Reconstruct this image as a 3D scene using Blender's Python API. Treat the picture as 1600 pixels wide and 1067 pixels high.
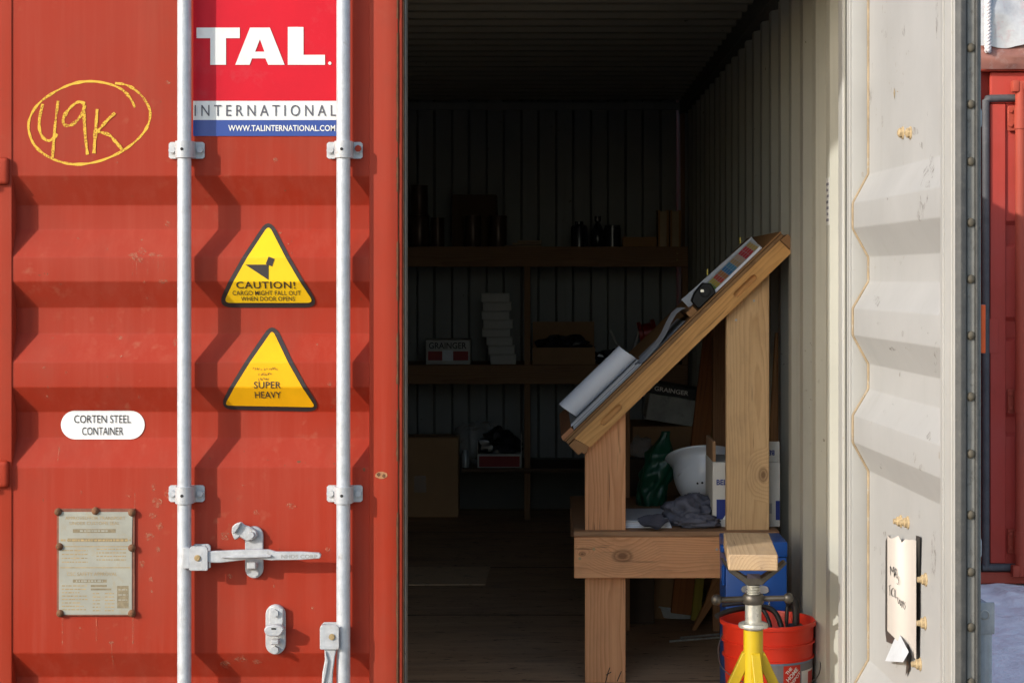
import bpy, bmesh, math, random
from mathutils import Vector, Matrix, noise as mnoise
random.seed(7)
for o in list(bpy.data.objects): bpy.data.objects.remove(o, do_unlink=True)
scene = bpy.context.scene
C = scene.collection

# ------------------------------------------------------------------ camera, sky, sun, exposure
CD, CF, CX, CY, CXW, CZ = 5.0, 2875.0, 856.0, 435.0, 0.39, 1.36
cam = bpy.data.cameras.new('camera')
cam.sensor_width = 36.0
cam.lens = CF / 1600 * 36
cam.shift_x = (800 - CX) / 1600
cam.shift_y = (CY - 533.5) / 1600
cam.clip_start = 0.05
cam.clip_end = 1000
camo = bpy.data.objects.new('camera', cam); C.objects.link(camo)
camo.location = (CXW, -CD, CZ); camo.rotation_euler = (math.radians(90), 0, 0)
scene.camera = camo

SUN = Vector((-1.35, -1.0, 0.72)).normalized()
world = bpy.data.worlds.new('World'); scene.world = world; world.use_nodes = True
wn = world.node_tree.nodes; wl = world.node_tree.links
sky = wn.new('ShaderNodeTexSky'); sky.sky_type = 'NISHITA'; sky.sun_disc = False
sky.sun_elevation = math.asin(SUN.z)
sky.sun_rotation = math.atan2(SUN.x, SUN.y)
sky.air_density = 1.0; sky.dust_density = 1.5; sky.ozone_density = 1.0
wn['Background'].inputs['Strength'].default_value = 0.15
wl.new(sky.outputs['Color'], wn['Background'].inputs['Color'])
sl = bpy.data.lights.new('sun', 'SUN'); sl.energy = 2.0; sl.angle = math.radians(0.5); sl.color = (1.0, 0.965, 0.92)
so = bpy.data.objects.new('sun', sl); C.objects.link(so)
so.rotation_euler = SUN.to_track_quat('Z', 'Y').to_euler()
so.location = (-8, -6, 6)
vs = scene.view_settings
vs.view_transform = 'Standard'; vs.look = 'None'; vs.gamma = 1; vs.use_curve_mapping = False
vs.exposure = 0.93
scene.cycles.max_bounces = 10; scene.cycles.diffuse_bounces = 6
scene.cycles.use_denoising = True

# ------------------------------------------------------------------ pixel <-> place helpers (photograph is 1600 x 1067)
def S(y): return CF / (CD + y)
def X(px, y=0.0): return CXW + (px - CX) / S(y)
def Z(py, y=0.0): return CZ - (py - CY) / S(y)
def P(px, py, y=0.0): return Vector((X(px, y), y, Z(py, y)))
def yfloor(py): return CF * CZ / (py - CY) - CD          # depth of a floor point seen at row py

# ------------------------------------------------------------------ materials
def _mat(name):
    m = bpy.data.materials.new(name); m.use_nodes = True
    nt = m.node_tree
    return m, nt, nt.nodes['Principled BSDF']
def _noise(nt, scale, detail=4, rough=0.6, vec=None, dist=0.0):
    n = nt.nodes.new('ShaderNodeTexNoise'); n.inputs['Scale'].default_value = scale
    n.inputs['Detail'].default_value = detail; n.inputs['Roughness'].default_value = rough
    n.inputs['Distortion'].default_value = dist
    if vec is not None: nt.links.new(vec, n.inputs['Vector'])
    return n.outputs['Fac']
def _obj(nt, scale=(1, 1, 1), loc=(0, 0, 0)):
    t = nt.nodes.new('ShaderNodeTexCoord'); mp = nt.nodes.new('ShaderNodeMapping')
    mp.inputs['Scale'].default_value = scale; mp.inputs['Location'].default_value = loc
    nt.links.new(t.outputs['Object'], mp.inputs['Vector'])
    return mp.outputs['Vector']
def _ramp(nt, fac, stops):
    r = nt.nodes.new('ShaderNodeValToRGB'); nt.links.new(fac, r.inputs['Fac'])
    e = r.color_ramp.elements
    while len(e) < len(stops): e.new(0.5)
    for el, (p, c) in zip(e, stops):
        el.position = p; el.color = (c, c, c, 1) if isinstance(c, (int, float)) else (*c, 1)
    return r.outputs['Color']
def _mix(nt, fac, a, b, mode='MIX'):
    m = nt.nodes.new('ShaderNodeMix'); m.data_type = 'RGBA'; m.blend_type = mode
    for k, v in ((0, fac), (6, a), (7, b)):
        s = m.inputs[k]
        if isinstance(v, (int, float)): s.default_value = v
        elif isinstance(v, tuple): s.default_value = (*v, 1)
        else: nt.links.new(v, s)
    return m.outputs[2]
def _math(nt, op, a, b=0.0, c=None):
    m = nt.nodes.new('ShaderNodeMath'); m.operation = op
    for k, v in ((0, a), (1, b), (2, c)):
        if v is None: continue
        if isinstance(v, (int, float)): m.inputs[k].default_value = v
        else: nt.links.new(v, m.inputs[k])
    return m.outputs[0]
def _bump(nt, bs, h, strength, dist=0.002):
    b = nt.nodes.new('ShaderNodeBump'); b.inputs['Strength'].default_value = strength
    b.inputs['Distance'].default_value = dist
    nt.links.new(h, b.inputs['Height']); nt.links.new(b.outputs['Normal'], bs.inputs['Normal'])
def plain(name, col, rough=0.5, metal=0.0, var=0.12, scale=12, bump=0.15, bscale=90, spec=0.4, dirt=None, dirt_amt=0.5, **kw):
    m, nt, bs = _mat(name)
    v = _obj(nt)
    n = _noise(nt, scale, 5, 0.65, v)
    c = _ramp(nt, n, [(0.25, tuple(x * (1 - var) for x in col)), (0.75, tuple(min(1, x * (1 + var)) for x in col))])
    if dirt:
        d = _noise(nt, scale * 2.3, 6, 0.7, v, 0.4)
        c = _mix(nt, _ramp(nt, d, [(0.55, 0.0), (0.72, dirt_amt)]), c, dirt)
    nt.links.new(c, bs.inputs['Base Color'])
    bs.inputs['Roughness'].default_value = rough; bs.inputs['Metallic'].default_value = metal
    bs.inputs['Specular IOR Level'].default_value = spec
    if bump: _bump(nt, bs, _noise(nt, bscale, 3, 0.6, v), bump)
    for k, x in kw.items(): bs.inputs[k.replace('_', ' ')].default_value = x
    return m

def red_paint(name, base=(0.325, 0.024, 0.007), fade=(0.315, 0.040, 0.020), k=1.0):
    m, nt, bs = _mat(name)
    v = _obj(nt); vs_ = _obj(nt, (26, 26, 1.1))
    big = _noise(nt, 1.7, 5, 0.62, v, 0.3)
    c = _mix(nt, _ramp(nt, big, [(0.32, 0.0), (0.7, 0.8)]), base, fade)
    streak = _noise(nt, 1.0, 5, 0.7, vs_)
    c = _mix(nt, _ramp(nt, streak, [(0.45, 0.0), (0.78, 0.38)]), c, (0.37, 0.075, 0.045))
    c = _mix(nt, _ramp(nt, streak, [(0.22, 0.4), (0.42, 0.0)]), c, (0.30, 0.040, 0.020))
    sc = _noise(nt, 30, 2, 0.5, v, 0.1); area = _noise(nt, 3.1, 3, 0.5, _obj(nt, (1, 1, 1), (3.1, 0, 7.7)))
    scf = _math(nt, 'MULTIPLY', _ramp(nt, sc, [(0.60, 0.0), (0.78, 1.0)]), _ramp(nt, area, [(0.54, 0.0), (0.72, 0.45 * k)]))
    c = _mix(nt, scf, c, (0.40, 0.17, 0.10))
    rs = _noise(nt, 60, 3, 0.5, v, 0.3); area2 = _noise(nt, 5.3, 3, 0.5, _obj(nt, (1, 1, 1), (9.1, 2, 1.7)))
    rsf = _math(nt, 'MULTIPLY', _ramp(nt, rs, [(0.69, 0.0), (0.73, 1.0)]), _ramp(nt, area2, [(0.55, 0.0), (0.62, 0.9 * k)]))
    c = _mix(nt, rsf, c, (0.13, 0.055, 0.025))
    run = _noise(nt, 1.0, 4, 0.75, _obj(nt, (60, 60, 2.6), (4, 1, 2))); rarea = _noise(nt, 2.3, 3, 0.5, _obj(nt, (1, 1, 1), (1.1, 5, 3.7)))
    rf_ = _math(nt, 'MULTIPLY', _ramp(nt, run, [(0.62, 0.0), (0.74, 0.7)]), _ramp(nt, rarea, [(0.50, 0.0), (0.64, 0.8 * k)]))
    c = _mix(nt, rf_, c, (0.21, 0.055, 0.025))
    grime_ = _noise(nt, 5.5, 6, 0.7, _obj(nt, (1, 1, 0.6), (7, 2, 9)))
    c = _mix(nt, _ramp(nt, grime_, [(0.5, 0.0), (0.78, 0.35)]), c, (0.20, 0.045, 0.025))
    nt.links.new(c, bs.inputs['Base Color'])
    nt.links.new(_ramp(nt, streak, [(0.2, 0.48), (0.8, 0.68)]), bs.inputs['Roughness'])
    bs.inputs['Specular IOR Level'].default_value = 0.2
    h = _math(nt, 'ADD', _noise(nt, 3.5, 3, 0.5, v), _math(nt, 'MULTIPLY', _noise(nt, 140, 2, 0.5, v), 0.05))
    _bump(nt, bs, h, 0.12, 0.01)
    return m

def galv(name, col=(0.49, 0.505, 0.52), metal=0.25, rough=0.5):
    m, nt, bs = _mat(name)
    v = _obj(nt); va = _obj(nt, (30, 30, 3))
    n = _noise(nt, 45, 5, 0.7, v); n2 = _noise(nt, 1.0, 4, 0.7, va)
    c = _ramp(nt, n, [(0.3, tuple(x * 0.82 for x in col)), (0.7, tuple(min(1, x * 1.14) for x in col))])
    c = _mix(nt, _ramp(nt, n2, [(0.5, 0.0), (0.75, 0.5)]), c, (0.36, 0.41, 0.47))
    d = _noise(nt, 19, 6, 0.75, v, 0.5)
    c = _mix(nt, _ramp(nt, d, [(0.61, 0.0), (0.72, 0.6)]), c, (0.25, 0.19, 0.14))
    nt.links.new(c, bs.inputs['Base Color'])
    bs.inputs['Metallic'].default_value = metal
    nt.links.new(_ramp(nt, n, [(0.3, rough - 0.1), (0.7, rough + 0.12)]), bs.inputs['Roughness'])
    _bump(nt, bs, _noise(nt, 120, 4, 0.6, v), 0.25)
    return m

def wall_paint(name, col, dirt=(0.20, 0.17, 0.12), damt=0.5, rough=0.5):
    m, nt, bs = _mat(name)
    v = _obj(nt); vst = _obj(nt, (18, 18, 0.8))
    n = _noise(nt, 2.2, 5, 0.65, v)
    c = _ramp(nt, n, [(0.25, tuple(x * 0.86 for x in col)), (0.75, tuple(min(1, x * 1.06) for x in col))])
    st = _noise(nt, 1.0, 5, 0.7, vst)
    c = _mix(nt, _ramp(nt, st, [(0.56, 0.0), (0.82, 0.35 * damt)]), c, dirt)
    sp = _noise(nt, 55, 3, 0.5, v, 0.5); ar = _noise(nt, 6.0, 3, 0.5, v)
    f = _math(nt, 'MULTIPLY', _ramp(nt, sp, [(0.68, 0.0), (0.72, 1.0)]), _ramp(nt, ar, [(0.54, 0.0), (0.64, 1.0)]))
    c = _mix(nt, _math(nt, 'MULTIPLY', f, min(1.0, damt * 1.4)), c, dirt)
    nt.links.new(c, bs.inputs['Base Color'])
    bs.inputs['Roughness'].default_value = rough; bs.inputs['Specular IOR Level'].default_value = 0.35
    _bump(nt, bs, _math(nt, 'ADD', _noise(nt, 4, 3, 0.5, v), _math(nt, 'MULTIPLY', sp, 0.08)), 0.2, 0.008)
    return m

WOODS = [0]
def wood(name, light, dark, freq=15.0, knots=(), rough=0.65, stain=0.25, grime=(0.16, 0.10, 0.06)):
    """grain runs along local X; knots are (x, z, size) on the broad face"""
    WOODS[0] += 1
    m, nt, bs = _mat(name)
    off = (WOODS[0] * 1.37 % 5, 0.045 + (WOODS[0] * 0.031 % 0.05), 0.02 + (WOODS[0] * 0.017 % 0.04))
    t = nt.nodes.new('ShaderNodeTexCoord')
    sep = nt.nodes.new('ShaderNodeSeparateXYZ'); nt.links.new(t.outputs['Object'], sep.inputs[0])
    x, y, z = sep.outputs[0], sep.outputs[1], sep.outputs[2]
    low = _noise(nt, 1.0, 3, 0.5, _obj(nt, (1.3, 7, 7), off))
    mid = _noise(nt, 1.0, 4, 0.6, _obj(nt, (5, 40, 40), off))
    yy = _math(nt, 'ADD', y, off[1]); zz = _math(nt, 'ADD', z, off[2])
    r = _math(nt, 'SQRT', _math(nt, 'ADD', _math(nt, 'MULTIPLY', yy, yy), _math(nt, 'MULTIPLY', zz, zz)))
    r = _math(nt, 'ADD', r, _math(nt, 'MULTIPLY', low, 0.05))
    r = _math(nt, 'ADD', r, _math(nt, 'MULTIPLY', mid, 0.006))
    kmask = None
    for (kx, kz, ks) in knots:
        dx = _math(nt, 'MULTIPLY', _math(nt, 'SUBTRACT', x, kx), 0.62 / ks)
        dz = _math(nt, 'MULTIPLY', _math(nt, 'SUBTRACT', z, kz), 1.0 / ks)
        d = _math(nt, 'SQRT', _math(nt, 'ADD', _math(nt, 'MULTIPLY', dx, dx), _math(nt, 'MULTIPLY', dz, dz)))
        d = _math(nt, 'ADD', d, _math(nt, 'MULTIPLY', mid, 0.35))
        pull = _ramp(nt, _math(nt, 'MULTIPLY', d, 0.22), [(0.1, 1.0), (0.85, 0.0)])
        r = _math(nt, 'ADD', r, _math(nt, 'MULTIPLY', pull, 0.05))
        core = _ramp(nt, _math(nt, 'MULTIPLY', d, 0.5), [(0.26, 0.75), (0.40, 0.25), (0.48, 0.6), (0.66, 0.0)])
        kmask = core if kmask is None else _math(nt, 'MAXIMUM', kmask, core)
    ring = _math(nt, 'FRACT', _math(nt, 'MULTIPLY', r, freq * 10))
    rc = _ramp(nt, ring, [(0.0, 0.05), (0.55, 0.45), (0.86, 0.95), (1.0, 0.1)])
    fibre = _noise(nt, 1.0, 3, 0.6, _obj(nt, (9, 420, 420), off))
    fac = _math(nt, 'ADD', _math(nt, 'MULTIPLY', rc, 0.62), _math(nt, 'MULTIPLY', _math(nt, 'SUBTRACT', fibre, 0.5), 0.75))
    fac = _math(nt, 'ADD', fac, _math(nt, 'MULTIPLY', _math(nt, 'SUBTRACT', low, 0.5), 0.9))
    c = _mix(nt, fac, light, dark); c.node.clamp_factor = True
    if stain:
        sn = _noise(nt, 1.0, 5, 0.65, _obj(nt, (9, 16, 16), (off[0] + 2, 1, 3)))
        c = _mix(nt, _ramp(nt, sn, [(0.5, 0.0), (0.78, stain)]), c, grime)
    ck_ = _noise(nt, 1.0, 2, 0.5, _obj(nt, (5, 130, 130), (off[0] + 4, 2, 1))); ca_ = _noise(nt, 1.0, 2, 0.5, _obj(nt, (4, 9, 9), (off[0], 7, 2)))
    c = _mix(nt, _math(nt, 'MULTIPLY', _ramp(nt, ck_, [(0.66, 0.0), (0.71, 0.8)]), _ramp(nt, ca_, [(0.48, 0.0), (0.62, 1.0)])), c, (0.12, 0.055, 0.025))
    if kmask is not None: c = _mix(nt, kmask, c, (0.11, 0.045, 0.018))
    nt.links.new(c, bs.inputs['Base Color'])
    bs.inputs['Roughness'].default_value = rough; bs.inputs['Specular IOR Level'].default_value = 0.25
    _bump(nt, bs, _math(nt, 'ADD', rc, fibre), 0.18, 0.0012)
    return m

def chalky(name, col):
    m, nt, bs = _mat(name)
    v = _obj(nt)
    n = _noise(nt, 260, 3, 0.7, v); l = _noise(nt, 9, 2, 0.5, v)
    f = _math(nt, 'ADD', n, _math(nt, 'MULTIPLY', l, 0.55))
    bs.inputs['Base Color'].default_value = (*col, 1); bs.inputs['Roughness'].default_value = 0.9
    nt.links.new(_ramp(nt, f, [(0.55, 0.08), (0.80, 1.0)]), bs.inputs['Alpha'])
    return m

M = {}
M['red'] = red_paint('weathered_red_paint')
M['redframe'] = red_paint('red_frame_paint', (0.345, 0.029, 0.009), (0.335, 0.048, 0.024), 0.6)
M['rust'] = plain('rusted_steel', (0.16, 0.075, 0.035), 0.85, 0.1, 0.45, 40, 0.4, 140, dirt=(0.33, 0.07, 0.035), dirt_amt=0.7)
M['galv'] = galv('galvanised_steel')
M['castgalv'] = galv('cast_galvanised_steel', (0.46, 0.465, 0.465), 0.2, 0.55)
M['bolt'] = plain('bolt_steel', (0.42, 0.40, 0.37), 0.55, 0.4, 0.25, 80, 0.2)
M['brass'] = plain('brass_bolt', (0.42, 0.30, 0.15), 0.5, 0.5, 0.25, 80, 0.2)
M['dark'] = plain('dark_hole', (0.02, 0.018, 0.016), 0.8, bump=0)
M['rubber'] = plain('grey_rubber_seal', (0.055, 0.055, 0.052), 0.6, 0, 0.3, 30, 0.2, dirt=(0.11, 0.105, 0.09), dirt_amt=0.6)
M['retain'] = plain('seal_retainer_steel', (0.20, 0.195, 0.175), 0.55, 0.15, 0.2, 25, 0.2, dirt=(0.08, 0.07, 0.055), dirt_amt=0.8)
M['doorin'] = wall_paint('door_inner_paint', (0.36, 0.357, 0.345), (0.20, 0.16, 0.10), 0.45)
M['doorin2'] = wall_paint('door_inner_frame_paint', (0.36, 0.355, 0.333), (0.22, 0.17, 0.10), 0.8)
M['sealant'] = plain('yellowed_sealant', (0.27, 0.205, 0.125), 0.7, 0, 0.35, 18, 0.3, 150, dirt=(0.36, 0.345, 0.31), dirt_amt=0.8)
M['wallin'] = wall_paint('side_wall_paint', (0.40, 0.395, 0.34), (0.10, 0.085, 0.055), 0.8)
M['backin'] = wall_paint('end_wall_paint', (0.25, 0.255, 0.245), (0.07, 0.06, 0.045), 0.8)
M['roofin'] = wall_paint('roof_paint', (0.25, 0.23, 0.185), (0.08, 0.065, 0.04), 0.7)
M['railin'] = plain('rail_shade_dark', (0.10, 0.095, 0.08), 0.6)  # dark colour carries the top rails' shade; kick board shares it
M['white_label'] = plain('white_vinyl', (0.80, 0.80, 0.77), 0.4, 0, 0.05, 10, 0.05, spec=0.5)
M['black_print'] = plain('black_print', (0.022, 0.020, 0.020), 0.45, bump=0)
M['sign_red'] = plain('sign_red_vinyl', (0.56, 0.007, 0.020), 0.55, 0, 0.10, 4, 0.04, spec=0.2, dirt=(0.50, 0.05, 0.06), dirt_amt=0.5)
M['sign_white'] = plain('sign_white_vinyl', (0.74, 0.74, 0.70), 0.4, 0, 0.06, 6, 0.05, spec=0.5, dirt=(0.5, 0.42, 0.32), dirt_amt=0.25)
M['sign_blue'] = plain('sign_blue_vinyl', (0.022, 0.060, 0.27), 0.4, 0, 0.1, 4, 0.05, spec=0.5)
M['grey_print'] = plain('grey_print', (0.10, 0.095, 0.11), 0.5, bump=0)
M['warn_yellow'] = plain('warning_yellow_vinyl', (0.84, 0.52, 0.010), 0.5, 0, 0.09, 7, 0.05, spec=0.25)
M['warn_orange'] = plain('warning_amber_vinyl', (0.84, 0.42, 0.003), 0.5, 0, 0.11, 7, 0.05, spec=0.25)
M['warn_black'] = plain('warning_black_border', (0.035, 0.026, 0.024), 0.5, 0, 0.1, 8, 0.05)
M['crayon'] = chalky('yellow_crayon', (0.72, 0.43, 0.050))
M['plate'] = plain('aluminium_data_plate', (0.335, 0.33, 0.275), 0.5, 0.15, 0.14, 14, 0.15, dirt=(0.36, 0.26, 0.12), dirt_amt=0.45)
M['plate_mark'] = plain('plate_worn_print', (0.36, 0.26, 0.125), 0.7, 0, 0.4, 60, 0.1)
M['plate_band'] = plain('plate_worn_band', (0.235, 0.19, 0.115), 0.7, 0, 0.35, 90, 0.1)
M['plate_edge'] = plain('plate_rusty_edge', (0.20, 0.075, 0.045), 0.7, 0.1, 0.35, 50, 0.3)
M['floor'] = None

# ------------------------------------------------------------------ object helpers
LOC = {}
def tag(o, label=None, cat=None, group=None, kind=None):
    if label: o['label'] = label
    if cat: o['category'] = cat
    if group: o['group'] = group
    if kind: o['kind'] = kind
    return o
def empty(name, loc, label, cat, group=None):
    e = bpy.data.objects.new(name, None); C.objects.link(e); e.empty_display_size = 0.1
    e.location = loc; LOC[e] = Vector(loc)
    return tag(e, label, cat, group)
class B:
    def __init__(s): s.bm = bmesh.new()
    def poly(s, pts):
        return s.bm.faces.new([s.bm.verts.new(p) for p in pts])
    def box(s, x0, x1, y0, y1, z0, z1, bev=0.0, seg=1):
        t = bmesh.new()
        bmesh.ops.create_cube(t, size=1)
        for v in t.verts:
            v.co = Vector(((x0 + x1) / 2 + v.co.x * (x1 - x0), (y0 + y1) / 2 + v.co.y * (y1 - y0), (z0 + z1) / 2 + v.co.z * (z1 - z0)))
        if bev: bmesh.ops.bevel(t, geom=list(t.edges), offset=bev, segments=seg, affect='EDGES', profile=0.6)
        s.add(t); return s
    def add(s, t, mat=None):
        me = bpy.data.meshes.new('tmp'); 
        if mat is not None: t.transform(mat)
        t.to_mesh(me); t.free(); s.bm.from_mesh(me); bpy.data.meshes.remove(me); return s
    def prism(s, pts, y0, y1, bev=0.0, seg=1):
        """polygon in (x,z), extruded along y"""
        t = bmesh.new()
        f = t.faces.new([t.verts.new((p[0], y0, p[1])) for p in pts])
        r = bmesh.ops.extrude_face_region(t, geom=[f])
        for v in [g for g in r['geom'] if isinstance(g, bmesh.types.BMVert)]: v.co.y = y1
        bmesh.ops.recalc_face_normals(t, faces=list(t.faces))
        if bev: bmesh.ops.bevel(t, geom=list(t.edges), offset=bev, segments=seg, affect='EDGES', profile=0.6)
        s.add(t); return s
    def prismz(s, pts, z0, z1, bev=0.0, seg=1):
        """polygon in (x,y), extruded along z"""
        t = bmesh.new()
        f = t.faces.new([t.verts.new((p[0], p[1], z0)) for p in pts])
        r = bmesh.ops.extrude_face_region(t, geom=[f])
        for v in [g for g in r['geom'] if isinstance(g, bmesh.types.BMVert)]: v.co.z = z1
        bmesh.ops.recalc_face_normals(t, faces=list(t.faces))
        if bev: bmesh.ops.bevel(t, geom=list(t.edges), offset=bev, segments=seg, affect='EDGES', profile=0.6)
        s.add(t); return s
    def cyl(s, p0, p1, r0, r1=None, n=20, bev=0.0):
        r1 = r0 if r1 is None else r1
        p0, p1 = Vector(p0), Vector(p1); d = p1 - p0
        t = bmesh.new()
        bmesh.ops.create_cone(t, cap_ends=True, segments=n, radius1=r0, radius2=r1, depth=d.length)
        if bev:
            ed = [e for e in t.edges if len(e.link_faces) == 2 and any(len(f.verts) > 4 for f in e.link_faces)]
            bmesh.ops.bevel(t, geom=ed, offset=bev, segments=2, affect='EDGES')
        s.add(t, Matrix.Translation((p0 + p1) / 2) @ d.to_track_quat('Z', 'Y').to_matrix().to_4x4()); return s
    def sphere(s, c, r, n=16, sc=(1, 1, 1)):
        t = bmesh.new(); bmesh.ops.create_uvsphere(t, u_segments=n, v_segments=n // 2 + 2, radius=r)
        s.add(t, Matrix.Translation(c) @ Matrix.Diagonal((*sc, 1))); return s
    def lathe(s, prof, c=(0, 0, 0), n=48, mat=None):
        t = bmesh.new(); rings = []
        for r, z in prof:
            rings.append([t.verts.new((r * math.cos(2 * math.pi * k / n), r * math.sin(2 * math.pi * k / n), z)) for k in range(n)] if r > 1e-6 else [t.verts.new((0, 0, z))])
        for a, b in zip(rings, rings[1:]):
            for k in range(n):
                q = [a[k % len(a)], a[(k + 1) % len(a)], b[(k + 1) % len(b)], b[k % len(b)]]
                u = list(dict.fromkeys(q))
                if len(u) > 2: t.faces.new(u)
        s.add(t, Matrix.Translation(c) @ (mat if mat is not None else Matrix.Identity(4))); return s
    def tube(s, pts, r, n=10):
        pts = [Vector(p) for p in pts]; t = bmesh.new(); rings = []
        rr = r if isinstance(r, (list, tuple)) else [r] * len(pts)
        up = Vector((0.13, 0.31, 0.94))
        for i, p in enumerate(pts):
            d = (pts[min(i + 1, len(pts) - 1)] - pts[max(i - 1, 0)]).normalized()
            a = d.cross(up).normalized(); b = d.cross(a)
            rings.append([t.verts.new(p + (a * math.cos(2 * math.pi * k / n) + b * math.sin(2 * math.pi * k / n)) * rr[i]) for k in range(n)])
        for a, b in zip(rings, rings[1:]):
            for k in range(n): t.faces.new((a[k], a[(k + 1) % n], b[(k + 1) % n], b[k]))
        t.faces.new(rings[0]); t.faces.new(rings[-1]); s.add(t); return s
    def grid(s, rows):
        vs = [[s.bm.verts.new(p) for p in row] for row in rows]
        for a, b in zip(vs, vs[1:]):
            for k in range(len(a) - 1): s.bm.faces.new((a[k], a[k + 1], b[k + 1], b[k]))
        return s
    def build(s, name, mat, parent=None, smooth=None, local=False, recalc=True, loc=None, rot=None):
        if recalc: bmesh.ops.recalc_face_normals(s.bm, faces=list(s.bm.faces))
        L = Vector((0, 0, 0))
        if parent is not None and not local: L = LOC.get(parent, Vector((0, 0, 0)))
        if parent is None and loc is not None and not local: L = Vector(loc)
        if L.length: bmesh.ops.translate(s.bm, verts=list(s.bm.verts), vec=-L)
        me = bpy.data.meshes.new(name); s.bm.to_mesh(me); s.bm.free()
        me.materials.append(M[mat] if isinstance(mat, str) else mat)
        if smooth is not None:
            me.shade_smooth() if smooth >= 180 else (me.shade_smooth(), me.set_sharp_from_angle(angle=math.radians(smooth)))
        o = bpy.data.objects.new(name, me); C.objects.link(o)
        if parent is not None:
            o.parent = parent; LOC[o] = L
        else:
            o.location = L if loc is None else loc; LOC[o] = Vector(o.location)
        if local and loc is not None: o.location = loc
        if rot is not None: o.rotation_euler = rot
        return o
def plank(name, pts, y0, y1, ang, mat, parent, bev=0.002, holes=()):
    """board whose broad face is polygon pts (world x,z) and whose grain runs at angle ang in that plane; local X is the grain"""
    cx = sum(p[0] for p in pts) / len(pts); cz = sum(p[1] for p in pts) / len(pts); cy = (y0 + y1) / 2
    ca, sa = math.cos(ang), math.sin(ang)
    tl = lambda p: ((p[0] - cx) * ca + (p[1] - cz) * sa, -(p[0] - cx) * sa + (p[1] - cz) * ca)
    q = [tl(p) for p in pts]
    b = B()
    if not holes: b.prism(q, y0 - cy, y1 - cy, bev)
    else:
        t = b.bm; eds = []; loops = [q] + [[tl(p) for p in h] for h in holes]
        for li, lp in enumerate(loops):
            v = [t.verts.new((p[0], y0 - cy, p[1])) for p in lp]
            eds += [t.edges.new((v[i], v[(i + 1) % len(v)])) for i in range(len(v))]
            w = [t.verts.new((p[0], (y1 - cy) if li == 0 else (y0 - cy + 0.020), p[1])) for p in lp]
            for i in range(len(v)): t.faces.new((v[i], v[(i + 1) % len(v)], w[(i + 1) % len(v)], w[i]))
            t.faces.new(w)
        bmesh.ops.triangle_fill(t, edges=eds, use_beauty=True)
    L = LOC.get(parent, Vector((0, 0, 0))) if parent is not None else Vector((0, 0, 0))
    o = b.build(name, mat, parent, local=True, loc=Vector((cx, cy, cz)) - L, rot=(0, -ang, 0))
    LOC[o] = L
    return o
def plank_y(name, pts, y0, y1, mat, parent, bev=0.002):
    """board running into depth: polygon pts (world x,z) extruded y0..y1, grain (local X) along world y"""
    cx = sum(p[0] for p in pts) / len(pts); cz = sum(p[1] for p in pts) / len(pts); cy = (y0 + y1) / 2
    t = B(); q = [(p[0] - cx, p[1] - cz) for p in pts]
    h = (y1 - y0) / 2
    f = B().bm; f.free()
    bm = t.bm
    fa = bm.faces.new([bm.verts.new((-h, -p[0], p[1])) for p in q])
    r = bmesh.ops.extrude_face_region(bm, geom=[fa])
    for v in [g for g in r['geom'] if isinstance(g, bmesh.types.BMVert)]: v.co.x = h
    bmesh.ops.recalc_face_normals(bm, faces=list(bm.faces))
    if bev: bmesh.ops.bevel(bm, geom=list(bm.edges), offset=bev, segments=1, affect='EDGES')
    L = LOC.get(parent, Vector((0, 0, 0))) if parent is not None else Vector((0, 0, 0))
    o = t.build(name, mat, parent, local=True, loc=Vector((cx, cy, cz)) - L, rot=(0, 0, math.pi / 2))
    LOC[o] = L
    return o

def text2d(body, bold=0.0, spacing=1.0):
    cu = bpy.data.curves.new('t', 'FONT'); cu.body = body; cu.size = 1.0; cu.offset = bold; cu.space_character = spacing
    cu.resolution_u = 3
    ob = bpy.data.objects.new('t', cu); C.objects.link(ob)
    dg = bpy.context.evaluated_depsgraph_get()
    me = bpy.data.meshes.new_from_object(ob.evaluated_get(dg))
    v = [(p.co.x, p.co.y) for p in me.vertices]; f = [tuple(p.vertices) for p in me.polygons]
    bpy.data.objects.remove(ob); bpy.data.curves.remove(cu); bpy.data.meshes.remove(me)
    return v, f
def fit(vf, x0, z0, x1, z1, rot=0.0):
    """fit a flat text into the rectangle (x0 left, z0 bottom, x1 right, z1 top), then rotate about its centre"""
    v, f = vf
    ax, bx = min(p[0] for p in v), max(p[0] for p in v); az, bz = min(p[1] for p in v), max(p[1] for p in v)
    w = [(x0 + (p[0] - ax) / (bx - ax) * (x1 - x0), z0 + (p[1] - az) / (bz - az) * (z1 - z0)) for p in v]
    if rot:
        mx, mz = (x0 + x1) / 2, (z0 + z1) / 2; c, s = math.cos(rot), math.sin(rot)
        w = [(mx + (a - mx) * c - (b - mz) * s, mz + (a - mx) * s + (b - mz) * c) for a, b in w]
    return w, f
def ribbon(pts, w):
    """flat stroke through 2D pts with width w (number or list)"""
    v, f = [], []
    ww = w if isinstance(w, (list, tuple)) else [w] * len(pts)
    for i, p in enumerate(pts):
        a = pts[max(i - 1, 0)]; b = pts[min(i + 1, len(pts) - 1)]
        dx, dz = b[0] - a[0], b[1] - a[1]; l = math.hypot(dx, dz) or 1
        nx, nz = -dz / l * ww[i] / 2, dx / l * ww[i] / 2
        v += [(p[0] + nx, p[1] + nz), (p[0] - nx, p[1] - nz)]
        if i: f.append((2 * i - 2, 2 * i - 1, 2 * i + 1, 2 * i))
    return v, f
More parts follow.
